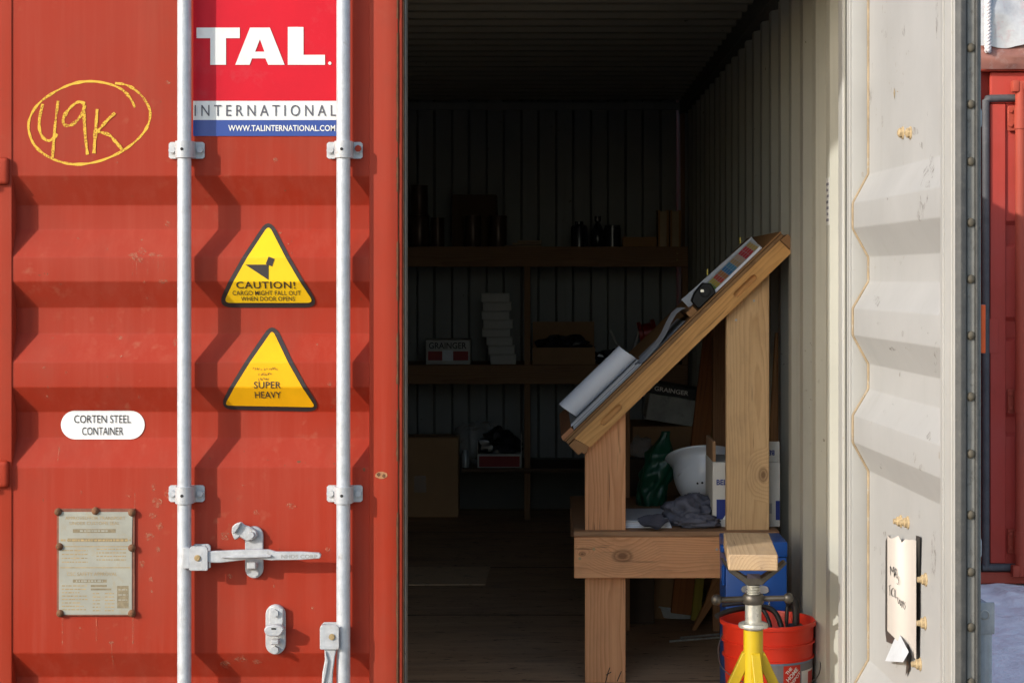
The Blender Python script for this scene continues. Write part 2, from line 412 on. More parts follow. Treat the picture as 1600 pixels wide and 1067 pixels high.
def smooth_path(pts, n=6):
    out = []
    for i in range(len(pts) - 1):
        p0 = pts[max(i - 1, 0)]; p1 = pts[i]; p2 = pts[i + 1]; p3 = pts[min(i + 2, len(pts) - 1)]
        for k in range(n):
            t = k / n
            out.append(tuple(0.5 * (2 * b + (c - a) * t + (2 * a - 5 * b + 4 * c - d) * t * t + (3 * b - a - 3 * c + d) * t ** 3) for a, b, c, d in zip(p0, p1, p2, p3)))
    out.append(tuple(pts[-1])); return out
def rounded(pts, r, n=6):
    out = []
    for i, p in enumerate(pts):
        p = Vector(p); a = Vector(pts[i - 1]) - p; b = Vector(pts[(i + 1) % len(pts)]) - p
        a.normalize(); b.normalize()
        ang = a.angle(b); d = r / math.tan(ang / 2)
        s, e = p + a * d, p + b * d
        for k in range(n + 1):
            t = k / n
            out.append(tuple(s * (1 - t) ** 2 + p * 2 * t * (1 - t) + e * t * t))
    return out
def obround(x0, x1, z0, z1, n=8):
    if (x1 - x0) > (z1 - z0):
        r = (z1 - z0) / 2; c = (z0 + z1) / 2
        return [(x1 - r + r * math.cos(a), c + r * math.sin(a)) for a in [math.pi * (-0.5 + k / n) for k in range(n + 1)]] + \
               [(x0 + r + r * math.cos(a), c + r * math.sin(a)) for a in [math.pi * (0.5 + k / n) for k in range(n + 1)]]
    r = (x1 - x0) / 2; c = (x0 + x1) / 2
    return [(c + r * math.cos(a), z1 - r + r * math.sin(a)) for a in [math.pi * k / n for k in range(n + 1)]] + \
           [(c + r * math.cos(a), z0 + r + r * math.sin(a)) for a in [math.pi * (1 + k / n) for k in range(n + 1)]]

# ------------------------------------------------------------------ the setting: snow ground
def snow_mat():
    m, nt, bs = _mat('trodden_snow')
    v = _obj(nt)
    n = _noise(nt, 7, 6, 0.65, v); n2 = _noise(nt, 2.2, 5, 0.65, v, 0.6); n3 = _noise(nt, 26, 4, 0.6, v)
    c = _ramp(nt, n, [(0.3, (0.86, 0.85, 0.83)), (0.7, (0.95, 0.94, 0.92))])
    f = _math(nt, 'MULTIPLY', _ramp(nt, n2, [(0.5, 0.0), (0.68, 0.75)]), _ramp(nt, n3, [(0.42, 0.0), (0.62, 1.0)]))
    c = _mix(nt, f, c, (0.27, 0.23, 0.21))
    sep = nt.nodes.new('ShaderNodeSeparateXYZ'); nt.links.new(v, sep.inputs[0])
    yy = _math(nt, 'ADD', sep.outputs[1], _math(nt, 'MULTIPLY', _math(nt, 'SUBTRACT', _noise(nt, 0.6, 4, 0.6, v), 0.5), 2.0))
    bare = _ramp(nt, _math(nt, 'MULTIPLY_ADD', yy, -0.25, 0.62), [(0.35, 0.0), (0.5, 1.0)])
    patch = _ramp(nt, _noise(nt, 0.8, 5, 0.6, v, 0.4), [(0.56, 1.0), (0.66, 0.25)])
    grit = _ramp(nt, n3, [(0.3, (0.075, 0.065, 0.055)), (0.7, (0.16, 0.145, 0.125))])
    c = _mix(nt, _math(nt, 'MULTIPLY', bare, patch), c, grit)
    nt.links.new(c, bs.inputs['Base Color']); bs.inputs['Roughness'].default_value = 0.75
    bs.inputs['Specular IOR Level'].default_value = 0.25
    _bump(nt, bs, _math(nt, 'ADD', n, _math(nt, 'MULTIPLY', n3, 0.5)), 0.6, 0.03)
    return m
M['snow'] = snow_mat()
def axis_coords(a, b, fine, step, far):
    c = [a - far * k for k in (12, 6, 3, 1.6, 0.8, 0.4, 0.2, 0.1, 0.04)] 
    n = int((b - a) / fine); c += [a + (b - a) * k / n for k in range(n + 1)]
    return c + [b + far * k for k in (0.04, 0.1, 0.2, 0.4, 0.8, 1.6, 3, 6, 12)]
GZ = -0.17
b = B()
xs = axis_coords(1.5, 3.4, 0.025, 0, 25); ys = axis_coords(1.2, 4.6, 0.035, 0, 25)
def gz(x, y):
    h = mnoise.fractal(Vector((x * 4.0, y * 4.0, 1.3)), 1.0, 2.0, 5) * 0.020 + abs(mnoise.noise(Vector((x * 9, y * 9, 4)))) * 0.022
    f = max(0.0, min(1.0, (y - 1.9) / 1.0)) * max(0.0, min(1.0, (x - 1.35) / 0.3))
    return GZ - 0.004 + h * (0.15 + 0.85 * f) if abs(x) < 30 and abs(y) < 30 else GZ - 0.004
b.grid([[(x, y, gz(x, y)) for x in xs] for y in ys])
tag(b.build('ground', 'snow', smooth=180), kind='structure', label='trodden gravel and snow ground around the containers')

# ------------------------------------------------------------------ red shipping container
WX, ZC, YB = 1.201, 2.405, 5.90
cont = empty('shipping_container', (0, 3.0, GZ), 'open red steel shipping container filling the view, left door closed, right door swung open', 'container')

def floor_mat():
    m, nt, bs = _mat('worn_plywood_floor')
    v = _obj(nt); vx = _obj(nt, (1.2, 9, 1))
    n = _noise(nt, 1.0, 6, 0.7, vx, 0.3); n2 = _noise(nt, 3.0, 6, 0.75, _obj(nt, (1, 2.4, 1)), 0.5); n3 = _noise(nt, 13, 5, 0.7, _obj(nt, (1, 3, 1)), 0.4)
    c = _ramp(nt, n, [(0.3, (0.42, 0.27, 0.155)), (0.7, (0.58, 0.385, 0.235))])
    c = _mix(nt, _ramp(nt, n2, [(0.48, 0.0), (0.7, 0.6)]), c, (0.26, 0.185, 0.13))
    c = _mix(nt, _ramp(nt, n3, [(0.60, 0.0), (0.66, 0.85)]), c, (0.03, 0.022, 0.018))
    nt.links.new(c, bs.inputs['Base Color']); bs.inputs['Roughness'].default_value = 0.7
    bs.inputs['Specular IOR Level'].default_value = 0.3
    _bump(nt, bs, _math(nt, 'ADD', n, n3), 0.3, 0.004)
    return m
M['floor'] = floor_mat()
fl = B().box(-WX, WX, 0.02, YB, -0.03, 0.0).build('floor', 'floor', cont)
for i, yj in enumerate((1.22, 2.44, 3.66, 4.88)):
    B().box(-WX + 0.01, WX - 0.01, yj - 0.003, yj + 0.003, 0.0, 0.0015).build('floor_joint', 'dark', fl)

def corr_y(y0, y1, lo, hi, pitch, fl=(0.07, 0.068, 0.072, 0.068)):
    """profile points (y, offset) of vertical corrugation along y"""
    k = pitch / sum(fl); out = []; y = y0
    while y < y1:
        for d, (a) in zip(fl, (lo, None, hi, None)):
            if a is not None: out += [(min(y, y1), a), (min(y + d * k, y1), a)]
            y += d * k
    return out
for sgn in (-1, 1):
    pr = corr_y(0.014, YB, 0.0, 0.036, 0.278)
    b = B(); b.grid([[(sgn * (WX + o), y, z) for (y, o) in pr] for z in (-0.02, 0.6, 1.2, 1.8, ZC)])
    w = b.build('side_wall', 'wallin', cont, recalc=False)
    b = B(); b.grid([[(sgn * (WX + o + 0.004), y, z) for (y, o) in pr] for z in (-0.02, ZC)])
    b.build('outer_face', 'red', w, recalc=False)
    B().box(*sorted((sgn * (WX - 0.032), sgn * (WX + 0.06))), 0.05, YB, ZC - 0.075, ZC + 0.06, 0.004).build('top_rail', 'railin', cont)
    B().box(*sorted((sgn * (WX + 0.002), sgn * (WX + 0.05))), 0.05, YB, GZ + 0.01, -0.021, 0.004).build('bottom_rail', 'redframe', cont)
    B().box(*sorted((sgn * (WX - 0.02), sgn * (WX + 0.04))), YB - 0.10, YB + 0.03, 0.0, ZC, 0.004).build('corner_post', 'backin', cont)
pr = corr_y(0.10, YB + 0.08, 0.0, 0.022, 0.209, (0.05, 0.02, 0.12, 0.019))
b = B(); b.grid([[(x, y, ZC + o) for (y, o) in pr] for x in (-WX - 0.03, -0.4, 0.4, WX + 0.03)])
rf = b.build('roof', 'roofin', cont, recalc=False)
b = B(); b.grid([[(x, y, ZC + o + 0.006) for (y, o) in pr] for x in (-WX - 0.03, WX + 0.03)])
b.build('outer_face', 'red', rf, recalc=False)
pr = corr_y(-WX, WX, 0.0, 0.045, 0.206, (0.085, 0.014, 0.09, 0.014))
b = B(); b.grid([[(x, YB + o, z) for (x, o) in pr] for z in (-0.03, 1.2, ZC + 0.03)])
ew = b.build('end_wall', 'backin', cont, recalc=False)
b = B(); b.grid([[(x, YB + o + 0.004, z) for (x, o) in pr] for z in (-0.05, ZC + 0.03)])
b.build('outer_face', 'red', ew, recalc=False)
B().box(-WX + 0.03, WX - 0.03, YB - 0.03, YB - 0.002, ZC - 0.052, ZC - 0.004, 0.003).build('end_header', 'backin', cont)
B().box(-WX + 0.03, WX - 0.03, YB - 0.03, YB - 0.002, 0.0, 0.30, 0.003).build('kick_board', 'railin', cont)
# door frame of the container: header, sill, corner posts
B().box(-WX - 0.02, WX + 0.02, 0.0, 0.1, 2.29, ZC + 0.07, 0.006).build('door_header', 'redframe', cont)
B().box(-WX - 0.02, WX + 0.02, -0.015, 0.05, GZ + 0.005, -0.004, 0.006).build('door_sill', 'redframe', cont)
B().box(-WX - 0.06, -WX, 0.0, 0.112, GZ + 0.005, ZC + 0.069, 0.005).build('corner_post', 'redframe', cont)
# right post: stepped steel section, cream on the inside
b = B().prismz([(WX - 0.004, 0.112), (WX - 0.004, 0.046), (WX + 0.004, 0.042), (WX + 0.004, -0.004), (WX - 0.001, -0.009), (WX - 0.001, -0.030), (WX + 0.012, -0.034), (WX + 0.075, -0.034), (WX + 0.075, 0.112)], GZ + 0.005, ZC + 0.069, 0.0015)
b.build('corner_post', 'doorin2', cont)

# ------------------------------------------------------------------ closed left door
DD = 0.042
raw = [(-140, 0), (275, 0), (320, DD), (358, DD), (402, 0), (440, 0), (481, DD), (522, DD), (566, 0), (605, 0), (645, DD), (686, DD), (730, 0), (1020, 0), (1062, DD), (1100, DD), (1144, 0), (1206, 0)]
rawz = [(Z(p), y) for p, y in raw]
PROF = [rawz[0]]
for i in range(1, len(rawz) - 1):
    (z0, y0), (z1, y1), (z2, y2) = rawz[i - 1], rawz[i], rawz[i + 1]
    r = 0.0035
    a = Vector((z0 - z1, y0 - y1)).normalized() * r; c = Vector((z2 - z1, y2 - y1)).normalized() * r
    for t in (0, 0.33, 0.67, 1):
        q = Vector((z1, y1)) + a * (1 - t) ** 2 + c * t * t
        PROF.append((q.x, q.y))
PROF.append(rawz[-1])
def prof(z):
    for (za, ya), (zb, yb) in zip(PROF, PROF[1:]):
        if zb <= z <= za: return ya + (yb - ya) * (za - z) / (za - zb)
    return 0.0
XL, XR, XE = X(20.5), X(575), X(632)
nx = 40
b = B(); b.grid([[(XL - 0.004 + (XR - XL + 0.008) * k / nx, y + 0.0008 * mnoise.noise(Vector((k * 0.35, z * 3, 0))), z) for k in range(nx + 1)] for z, y in PROF])
door = b.build('door', 'red', cont, smooth=180, recalc=False)
tag(door, 'closed red left door with horizontal corrugations')
ZT, ZB = 2.275, 0.012
b = B()
b.box(X(-38), X(19.0), -0.004, 0.055, ZB, ZT, 0.004, 2)
b.box(X(577.0), X(622), -0.003, 0.055, ZB, ZT, 0.004, 2)
b.box(X(624.0), X(628.6), 0.000, 0.055, ZB, ZT, 0.002)
b.box(X(19.0) + 0.0005, X(577) - 0.0005, 0.0425, 0.054, ZB, ZT)
b.box(X(19.0) + 0.0005, X(577) - 0.0005, -0.002, 0.042, ZB, Z(1150), 0.004)
b.build('door_frame', 'redframe', door, smooth=35)
B().box(X(622) - 0.001, X(624.0) + 0.001, 0.003, 0.05, ZB, ZT).build('edge_seam', 'rust', door)
B().box(X(628.6) + 0.0005, X(631.2), 0.005, 0.055, ZB, ZT, 0.001).build('edge_flange', 'rust', door)
B().box(X(631.2), X(633.4), 0.012, 0.08, ZB, ZT, 0.0015).build('edge_seal', 'retain', door)
b = B(); b.grid([[(x, 0.057, z) for x in (X(-38), X(631))] for z in (ZB, ZT)])
b.build('inner_lining', 'doorin', door)
for py in (268, 740):
    zc = Z(py); x0 = X(-26)
    b = B().box(x0, X(16), -0.020, 0.0, zc - 0.037, zc + 0.037, 0.012, 3)
    b.cyl((X(-22), -0.020, zc - 0.034), (X(-22), -0.020, zc + 0.034), 0.017, n=20)
    b.build('hinge', 'redframe', door, smooth=40)
# locking bars
BY = -0.038; BR = 0.0186
bars = [X(288, BY), X(536.5, BY)]
for bx in bars:
    b = B().cyl((bx, BY, -0.06), (bx, BY, 2.33), BR, n=36)
    b.build('locking_bar', 'galv', door, smooth=60)
def bracket(bx, py):
    zc = Z(py, BY); h = 0.0225; w = 0.0485; r = BR + 0.0055
    outer = [(-w, -0.007), (-r - 0.004, -0.008)]
    arc = [(-r * math.cos(a), BY - r * math.sin(a)) for a in [math.pi * k / 16 for k in range(17)]]
    pts = [(-w, -0.0004), (-w, -0.0065), (-w + 0.005, -0.007), (-r - 0.002, -0.0085), (-r, BY * 0.8)] + arc + [(r, BY * 0.8), (r + 0.002, -0.0085), (w - 0.005, -0.007), (w, -0.0065), (w, -0.0004), (w - 0.005, -0.0003), (-w + 0.005, -0.0003)]
    b = B()
    t = bmesh.new()
    f = t.faces.new([t.verts.new((bx + p[0], p[1], zc - h)) for p in pts])
    rr = bmesh.ops.extrude_face_region(t, geom=[f])
    for v in [g for g in rr['geom'] if isinstance(g, bmesh.types.BMVert)]: v.co.z = zc + h
    for v in t.verts:                                   # round the four outer corners
        if abs(v.co.x - bx) > w - 0.001: v.co.z = zc + (v.co.z - zc) * 0.80
    bmesh.ops.recalc_face_normals(t, faces=list(t.faces))
    b.add(t)
    for s_ in (-1, 1):
        cx = bx + s_ * 0.0375
        b.cyl((cx, -0.006, zc), (cx, -0.0165, zc + 0.0006), 0.0092, 0.0085, n=7 if s_ < 0 else 8)
        b.cyl((cx, -0.0075, zc), (cx, -0.0095, zc), 0.0115, n=16)
    o = b.build('bar_bracket', 'castgalv', door, smooth=35)
    return o
holes = B()
for bx in bars:
    for py in (234, 773): bracket(bx, py)
b = B()
for bx in bars:
    for py in (234, 773):
        zc = Z(py, BY); b = B().cyl((bx - 0.002, BY - BR - 0.0045, zc), (bx - 0.002, BY - BR - 0.0062, zc), 0.0042, n=14)
        b.build('grease_hole', 'dark', door)
b = B().cyl((bars[1] + 0.0375, -0.0155, Z(233)), (bars[1] + 0.0375, -0.0195, Z(233)), 0.0095, n=7)
b.build('painted_nut', 'redframe', door)

# handle on the first bar: clevis, lever, keeper plate with hook catch
HY = -0.066
def clevis(x0, x1, py0, py1, bx):
    z0, z1 = Z(py1, HY), Z(py0, HY)
    b = B()
    pts = rounded([(x0, z0), (x1, z0), (x1, z1 - 0.006), (x1 - 0.006, z1), (x0 + 0.006, z1), (x0, z1 - 0.006)], 0.004, 3)
    b.prism(pts, HY - 0.004, HY + 0.003, 0.0012)
    b.prism(pts, -0.028, -0.021, 0.0012)
    b.box(min(x0, bx) , max(x0, bx) if x0 > bx else x0 + 0.010, HY + 0.002, -0.020, z0 + 0.004, z1 - 0.004, 0.002)
    return b.build('handle_clevis', 'castgalv', door, smooth=40)
clevis(X(296, HY), X(325, HY), 853, 891, bars[0])
B().cyl((X(309, HY), HY - 0.003, Z(871, HY)), (X(309, HY), HY - 0.0085, Z(871, HY)), 0.0085, n=18, bev=0.002).build('clevis_pin', 'brass', door, smooth=40)
LY = -0.058
lev = [(322, 861), (345, 860), (380, 858.5), (420, 858), (432, 861.5), (470, 861.5), (499, 863), (502, 866), (500, 872), (470, 874), (432, 874.5), (426, 875), (400, 872), (345, 878.5), (322, 878)]
b = B().prism([(X(p, LY), Z(q, LY)) for p, q in lev], LY - 0.006, LY + 0.008, 0.0018)
rib = [(345, 869.5), (365, 866.5), (425, 865.5), (425, 869.5), (365, 871.5)]
b.prism([(X(p, LY), Z(q, LY)) for p, q in rib], LY - 0.014, LY - 0.005, 0.002)
lever = b.build('handle_lever', 'castgalv', door, smooth=35)
def keeper_plate(px, py0, py1, w):
    x = X(px, -0.01); b = B()
    b.prism(obround(x - w, x + w, Z(py1, -0.01), Z(py0, -0.01), 12), -0.011, -0.0004, 0.0018)
    return b, x
kb, kx = keeper_plate(397, 822, 903, 0.0245)
kb.box(kx - 0.014, kx + 0.012, -0.046, -0.010, Z(885), Z(876), 0.002)
kb.box(kx - 0.013, kx + 0.011, -0.052, -0.046, Z(884), Z(873), 0.002)
for py in (833, 893):
    kb.cyl((kx + 0.003, -0.010, Z(py)), (kx + 0.003, -0.018, Z(py)), 0.011, n=6)
kb.cyl((kx + 0.0005, -0.010, Z(833)), (kx + 0.0005, -0.0125, Z(833)), 0.0165, n=20)
kb.build('handle_keeper', 'castgalv', door, smooth=35)
hook = [(401, 828), (403, 836), (396, 843), (386, 845.5), (375, 838), (370, 843), (366, 842), (362, 831), (363, 822), (369, 817), (378, 814.5), (381, 819), (390, 822)]
b = B().prism([(X(p, -0.02), Z(q, -0.02)) for p, q in hook], -0.026, -0.016, 0.003)
b.cyl((X(395), -0.024, Z(833)), (X(395), -0.034, Z(833)), 0.010, 0.0085, n=8)
b.prism([(X(p, -0.03), Z(q, -0.03)) for p, q in [(363, 823), (369, 817), (378, 815), (374, 824), (368, 833), (363, 832)]], -0.038, -0.024, 0.003)
b.build('hook_catch', 'castgalv', door, smooth=35)
kb, kx = keeper_plate(430.5, 944, 1022, 0.027)
kb.prism([(X(p, -0.02), Z(q, -0.02)) for p, q in [(420, 962), (421, 948), (432, 945), (443, 950), (443, 972), (438, 987), (424, 987), (419, 975)]], -0.020, -0.009, 0.003)
kb.prism([(X(p, -0.04), Z(q, -0.04)) for p, q in [(413, 982), (417, 977), (430, 975), (441, 977), (445, 981), (440, 990), (436, 993), (421, 993), (415, 989)]], -0.050, -0.022, 0.003)
kb.box(kx - 0.009, kx + 0.013, -0.040, -0.010, Z(1003), Z(995), 0.003)
for py in (955, 1012): kb.cyl((kx, -0.009, Z(py)), (kx, -0.028, Z(py)), 0.0105, n=6)
kb.build('handle_keeper', 'castgalv', door, smooth=35)
b = B().box(X(424, -0.05), X(431, -0.05), -0.0515, -0.049, Z(983, -0.05), Z(980.5, -0.05)); b.build('keeper_slot', 'dark', door)
clevis(X(500, HY), X(530, HY), 976, 1014, bars[1])
B().cyl((X(519, HY), HY - 0.003, Z(994, HY)), (X(519, HY), HY - 0.0085, Z(994, HY)), 0.0085, n=18, bev=0.002).build('clevis_pin', 'brass', door, smooth=40)
b = B()
b.prism([(X(p, LY), Z(q, LY)) for p, q in [(507, 1012), (526, 1012), (523, 1028), (520, 1050), (519, 1085), (517, 1170), (503, 1170), (502, 1085), (504, 1050), (508, 1030)]], LY - 0.005, LY + 0.008, 0.002)
b.prism([(X(p, LY), Z(q, LY)) for p, q in [(509, 1015), (514, 1030), (511, 1050), (507, 1068), (505, 1068), (505, 1050), (509, 1030)]], LY - 0.012, LY - 0.004, 0.002)
b.build('handle_lever', 'castgalv', door, smooth=35)

# ------------------------------------------------------------------ stickers and markings that follow the corrugation
def decal(name, vf, off, mat, parent, fp=None):
    v, f = vf
    bm = bmesh.new(); bv = [bm.verts.new((p[0], 0, p[1])) for p in v]
    for q in f:
        try: bm.faces.new([bv[i] for i in q])
        except ValueError: pass
    z0 = min(p[1] for p in v); z1 = max(p[1] for p in v)
    for (zz, _) in PROF:
        if z0 < zz < z1:
            bmesh.ops.bisect_plane(bm, geom=bm.verts[:] + bm.edges[:] + bm.faces[:], plane_co=(0, 0, zz), plane_no=(0, 0, 1))
    for q in bm.verts: q.co.y = prof(q.co.z) - off
    for q in bm.faces: q.normal_update()
    for q in bm.faces:
        if q.normal.y > 0: q.normal_flip()
    b = B(); b.bm.free(); b.bm = bm
    return b.build(name, mat, parent, recalc=False)
def merge(*vfs):
    V, F = [], []
    for v, f in vfs:
        n = len(V); V += v; F += [tuple(i + n for i in q) for q in f]
    return V, F
def pw(pts): return [(X(p), Z(q)) for p, q in pts], [tuple(range(len(pts)))]
def rectpx(x0, y0, x1, y1): return pw([(x0, y0), (x1, y0), (x1, y1), (x0, y1)])
def txt(body, x0, y0, x1, y1, bold=0.0, spacing=1.0, rot=0.0):
    return fit(text2d(body, bold, spacing), X(x0), Z(y1), X(x1), Z(y0), rot)

tal = decal('logo_sign', rectpx(302, -118, 530, 158), 0.0022, 'sign_red', cont)
tag(tal, 'red white and blue lettered sign sheet on the left door')
decal('white_band', rectpx(302, 158.2, 530, 188), 0.0022, 'sign_white', tal)
decal('blue_band', rectpx(302, 188.2, 530, 213), 0.0022, 'sign_blue', tal)
T_ = pw([(307.5, 44), (375, 44), (375, 60.5), (353.5, 60.5), (353.5, 102), (329, 102), (329, 60.5), (307.5, 60.5)])
A1 = ([(X(p), Z(q)) for p, q in [(368, 102), (391, 44), (422, 44), (445, 102), (419.5, 102), (415, 92), (394, 92), (390.5, 102), (399, 81.5), (413.5, 81.5), (406.5, 62)]],
      [(0, 1, 10, 8), (1, 2, 10), (2, 3, 9, 10), (3, 4, 5, 9), (5, 6, 8, 9), (6, 7, 0, 8)])
L_ = pw([(450, 43), (474.5, 43), (474.5, 86.5), (508, 86.5), (508, 102), (450, 102)])
dot = ([(X(515.5 + 2.6 * math.cos(a)), Z(99.5 + 2.6 * math.sin(a))) for a in [2 * math.pi * k / 12 for k in range(12)]], [tuple(range(12))])
decal('big_lettering', merge(T_, A1, L_, dot), 0.0038, 'sign_white', tal)
decal('small_lettering', txt('INTERNATIONAL', 304.5, 164.5, 525, 182, 0.0, 1.55), 0.0038, 'grey_print', tal)
decal('address_lettering', txt('WWW.TALINTERNATIONAL.COM', 357, 196, 524, 205.5, 0.018, 1.04), 0.0038, 'sign_white', tal)

def tri(pts, r): return rounded([(X(p), Z(q)) for p, q in pts], r, 6)
def pv(poly): return poly, [tuple(range(len(poly)))]
t1 = tri([(415.5, 337), (499, 481), (334, 481)], 0.026)
wt = decal('warning_sticker', pv(t1), 0.0020, 'warn_black', cont); tag(wt, 'upper yellow triangular caution sticker with falling box symbol')
t1i = tri([(416, 350.5), (488.5, 473.5), (346, 473.5)], 0.011)
decal('yellow_field', pv(t1i), 0.0034, 'warn_yellow', wt)
pic = merge(pw([(383.5, 413.5), (420, 413.5), (420, 437.5)]), pw([(420, 401), (429.5, 404.5), (425.5, 416.5), (415.5, 412.5)]))
cap = [txt('CAUTION!', 369, 440, 461, 451, 0.010, 1.1), txt('CARGO MIGHT FALL OUT', 362, 454.5, 469, 461.5, 0.004, 1.02), txt('WHEN DOOR OPENS', 374.5, 463.8, 459, 470.5, 0.004, 1.02)]
# small serifs under and over the big caption
ser = [rectpx(x - 3.2, y - 0.5, x + 3.2, y + 0.5) for x, y in ((387, 451), (394.5, 451), (414.5, 451), (422.5, 451), (422.5, 440), (447, 451), (400, 440), (407, 440))]
decal('pictogram', pic, 0.0044, 'warn_black', wt)
decal('lettering', merge(*cap), 0.0046, 'warn_black', wt)
t2 = tri([(422, 501), (502, 645), (337, 641)], 0.026)
wt = decal('warning_sticker', pv(t2), 0.0020, 'warn_black', cont); tag(wt, 'lower amber triangular sticker reading super heavy')
t2i = tri([(422, 516), (491, 637.5), (348, 634.5)], 0.008)
decal('amber_field', pv(t2i), 0.0034, 'warn_orange', wt)
def scribble(body, x0, y, x1, h, seed, w=0.0009):
    rnd = random.Random(seed); out = []
    n = len(body); step = (x1 - x0) / n
    for i, ch in enumerate(body):
        if ch == ' ': continue
        px = x0 + i * step
        p = [(px + rnd.uniform(0, 0.7) * step, y + rnd.uniform(-0.5, 0.5) * h) for _ in range(3)]
        p.sort(); p += [(px + step * 0.95, y + rnd.uniform(-0.3, 0.5) * h)]
        out.append(ribbon([(X(a), Z(c)) for a, c in smooth_path(p, 4)], w))
    return merge(*out)
hw = [scribble('METAL DECKING', 395, 576, 434, 4.5, 3), scribble('+ BRACING', 403, 584, 425, 4.5, 5), scribble('10/2019', 404, 592, 421, 5, 8)]
decal('handwriting', merge(*hw), 0.0048, 'warn_black', wt)
decal('lettering', merge(txt('SUPER', 397, 596, 439, 606.5, 0.006, 1.05), txt('HEAVY', 397.5, 612, 438.5, 622.5, 0.006, 1.02)), 0.0048, 'warn_black', wt)
lb = decal('name_label', pv(obround(X(89), X(221), Z(688), Z(643), 14)), 0.0022, 'white_label', cont)
tag(lb, 'white pill-shaped label reading corten steel container')
decal('lettering', merge(txt('CORTEN STEEL', 110, 650, 199.5, 662.5, 0.0, 1.0), txt('CONTAINER', 122.5, 669, 187.5, 681.5, 0.0, 1.0)), 0.0040, 'black_print', lb)

# crayon "49K" in a hand-drawn oval
def stroke(pts, w=0.0075, n=8, jit=0.0):
    pp = smooth_path(pts, n)
    rnd = random.Random(len(pts) * 7 + int(pts[0][0]))
    ww = [w * (0.85 + 0.6 * mnoise.noise(Vector((i * 0.23, pts[0][0], 0)))) for i in range(len(pp))]
    return ribbon([(X(a), Z(c)) for a, c in pp], ww)
oval = [(211, 168), (203, 153), (190, 140), (168, 131), (140, 127.5), (112, 132), (84, 145), (60, 163), (47, 184), (45, 203), (52, 224), (66, 239), (88, 251), (115, 257), (145, 254.5), (172, 246), (198, 232), (220, 213), (232, 194), (234.5, 174), (226, 156), (213, 142), (197, 133), (180, 130.5)]
strokes = [stroke([(67, 163), (62, 185), (62, 203), (68, 216), (78, 220), (90, 210)], 0.0085), stroke([(91, 158), (87, 190), (84, 222), (82, 248)], 0.0085),
      stroke([(133, 163), (122, 160), (107, 172), (99, 187), (102, 196), (113, 195), (126, 182), (133, 165)], 0.0092), stroke([(131, 163), (132, 190), (134, 218), (137, 242)], 0.0092),
      stroke([(152, 171), (150, 200), (148, 224), (147, 240)], 0.0100), stroke([(180, 177), (168, 188), (156, 202), (151, 207)], 0.0090), stroke([(153, 206), (170, 211), (181, 222), (191, 234)], 0.0092)]
ck = decal('crayon_marking', stroke(oval, 0.0075), 0.0009, 'crayon', cont)
for k, sv in enumerate(strokes): decal('crayon_stroke', sv, 0.0011 + 0.0002 * k, 'crayon', ck)
tag(ck, 'yellow hand-drawn 49K inside an oval')

# safety approval data plate
pl_x0, pl_x1, pl_z0, pl_z1 = X(89.5), X(211.5), Z(961.5), Z(794)
pe = B().box(pl_x0, pl_x1, -0.006, -0.0002, pl_z0, pl_z1, 0.001).build('data_plate', 'plate_edge', cont)
tag(pe, 'riveted weathered metal data plate with worn print')
B().prism([(X(p), Z(q)) for p, q in [(93, 801), (98, 799), (145, 799), (148, 803), (153, 803), (156, 799), (203, 799), (208, 803), (207, 850), (205, 853), (207, 858), (207, 955), (203, 959), (97, 959), (93, 955)]], -0.0075, -0.0055, 0.0004).build('plate_face', 'plate', pe)
for px, py in ((92, 799), (150, 797.5), (207, 800), (94, 853), (207, 855), (95, 957), (207, 957)):
    b = B().lathe([(0.0, 0.011), (0.006, 0.010), (0.0098, 0.006), (0.0108, 0.0)], (X(px), -0.0050, Z(py)), 14, Matrix.Rotation(math.pi / 2, 4, 'X'))
    b.cyl((X(px), -0.0150, Z(py)), (X(px), -0.0166, Z(py)), 0.0038, n=8)
    b.build('rivet', 'rust', pe, smooth=40)
def flat(name, vf, y, mat, parent):
    v, f = vf; b = B(); bv = [b.bm.verts.new((p[0], y, p[1])) for p in v]
    for q in f:
        try: b.bm.faces.new([bv[i] for i in q])
        except ValueError: pass
    for q in b.bm.faces: q.normal_update()
    for q in b.bm.faces:
        if q.normal.y > 0: q.normal_flip()
    return b.build(name, mat, parent, recalc=False)
rnd = random.Random(4)
pr_ = [txt('APPROVED FOR TRANSPORT', 103, 806, 197, 811, 0.0), txt('UNDER CUSTOMS SEAL', 110, 814, 188, 819, 0.0), txt('CSC SAFETY APPROVAL', 106, 893, 184, 898.5, 0.0),
       rectpx(96, 852.2, 205, 853.4), rectpx(95, 885, 205, 886.3)]
def dashes(x0, x1, y, h=1.6):
    x = x0; out = []
    while x < x1:
        w = rnd.uniform(2, 6); out.append(rectpx(x, y - h / 2, min(x + w, x1), y + h / 2)); x += w + rnd.uniform(0.8, 2)
    return out
for i in range(4): pr_ += dashes(98, 138, 859 + i * 6); pr_ += dashes(152, 198, 857 + i * 5.5)
for i in range(8): pr_ += dashes(98, 98 + rnd.uniform(28, 42), 914 + i * 5.3)
for i in range(6): pr_ += dashes(146, 158, 926 + i * 5.3); pr_ += dashes(165, 180, 926 + i * 5.3)
pr_ += dashes(96, 205, 843, 3)
flat('worn_lettering', merge(*pr_), -0.0080, 'plate_mark', pe)
for rc_ in ((115, 825.5, 182, 831.5), (115, 904, 168, 909), (143, 912.5, 168, 916), (143, 918, 175, 921), (184, 914, 202, 949), (107, 840, 200, 845.5)):
    flat('worn_band', rectpx(*rc_), -0.0078, 'plate_band', pe)
flat('band_lettering', merge(*dashes(126, 170, 828.5, 2.6), *dashes(120, 162, 906.5, 2.6), *dashes(186, 200, 920), *dashes(186, 200, 928), *dashes(186, 200, 936)), -0.0083, 'plate', pe)
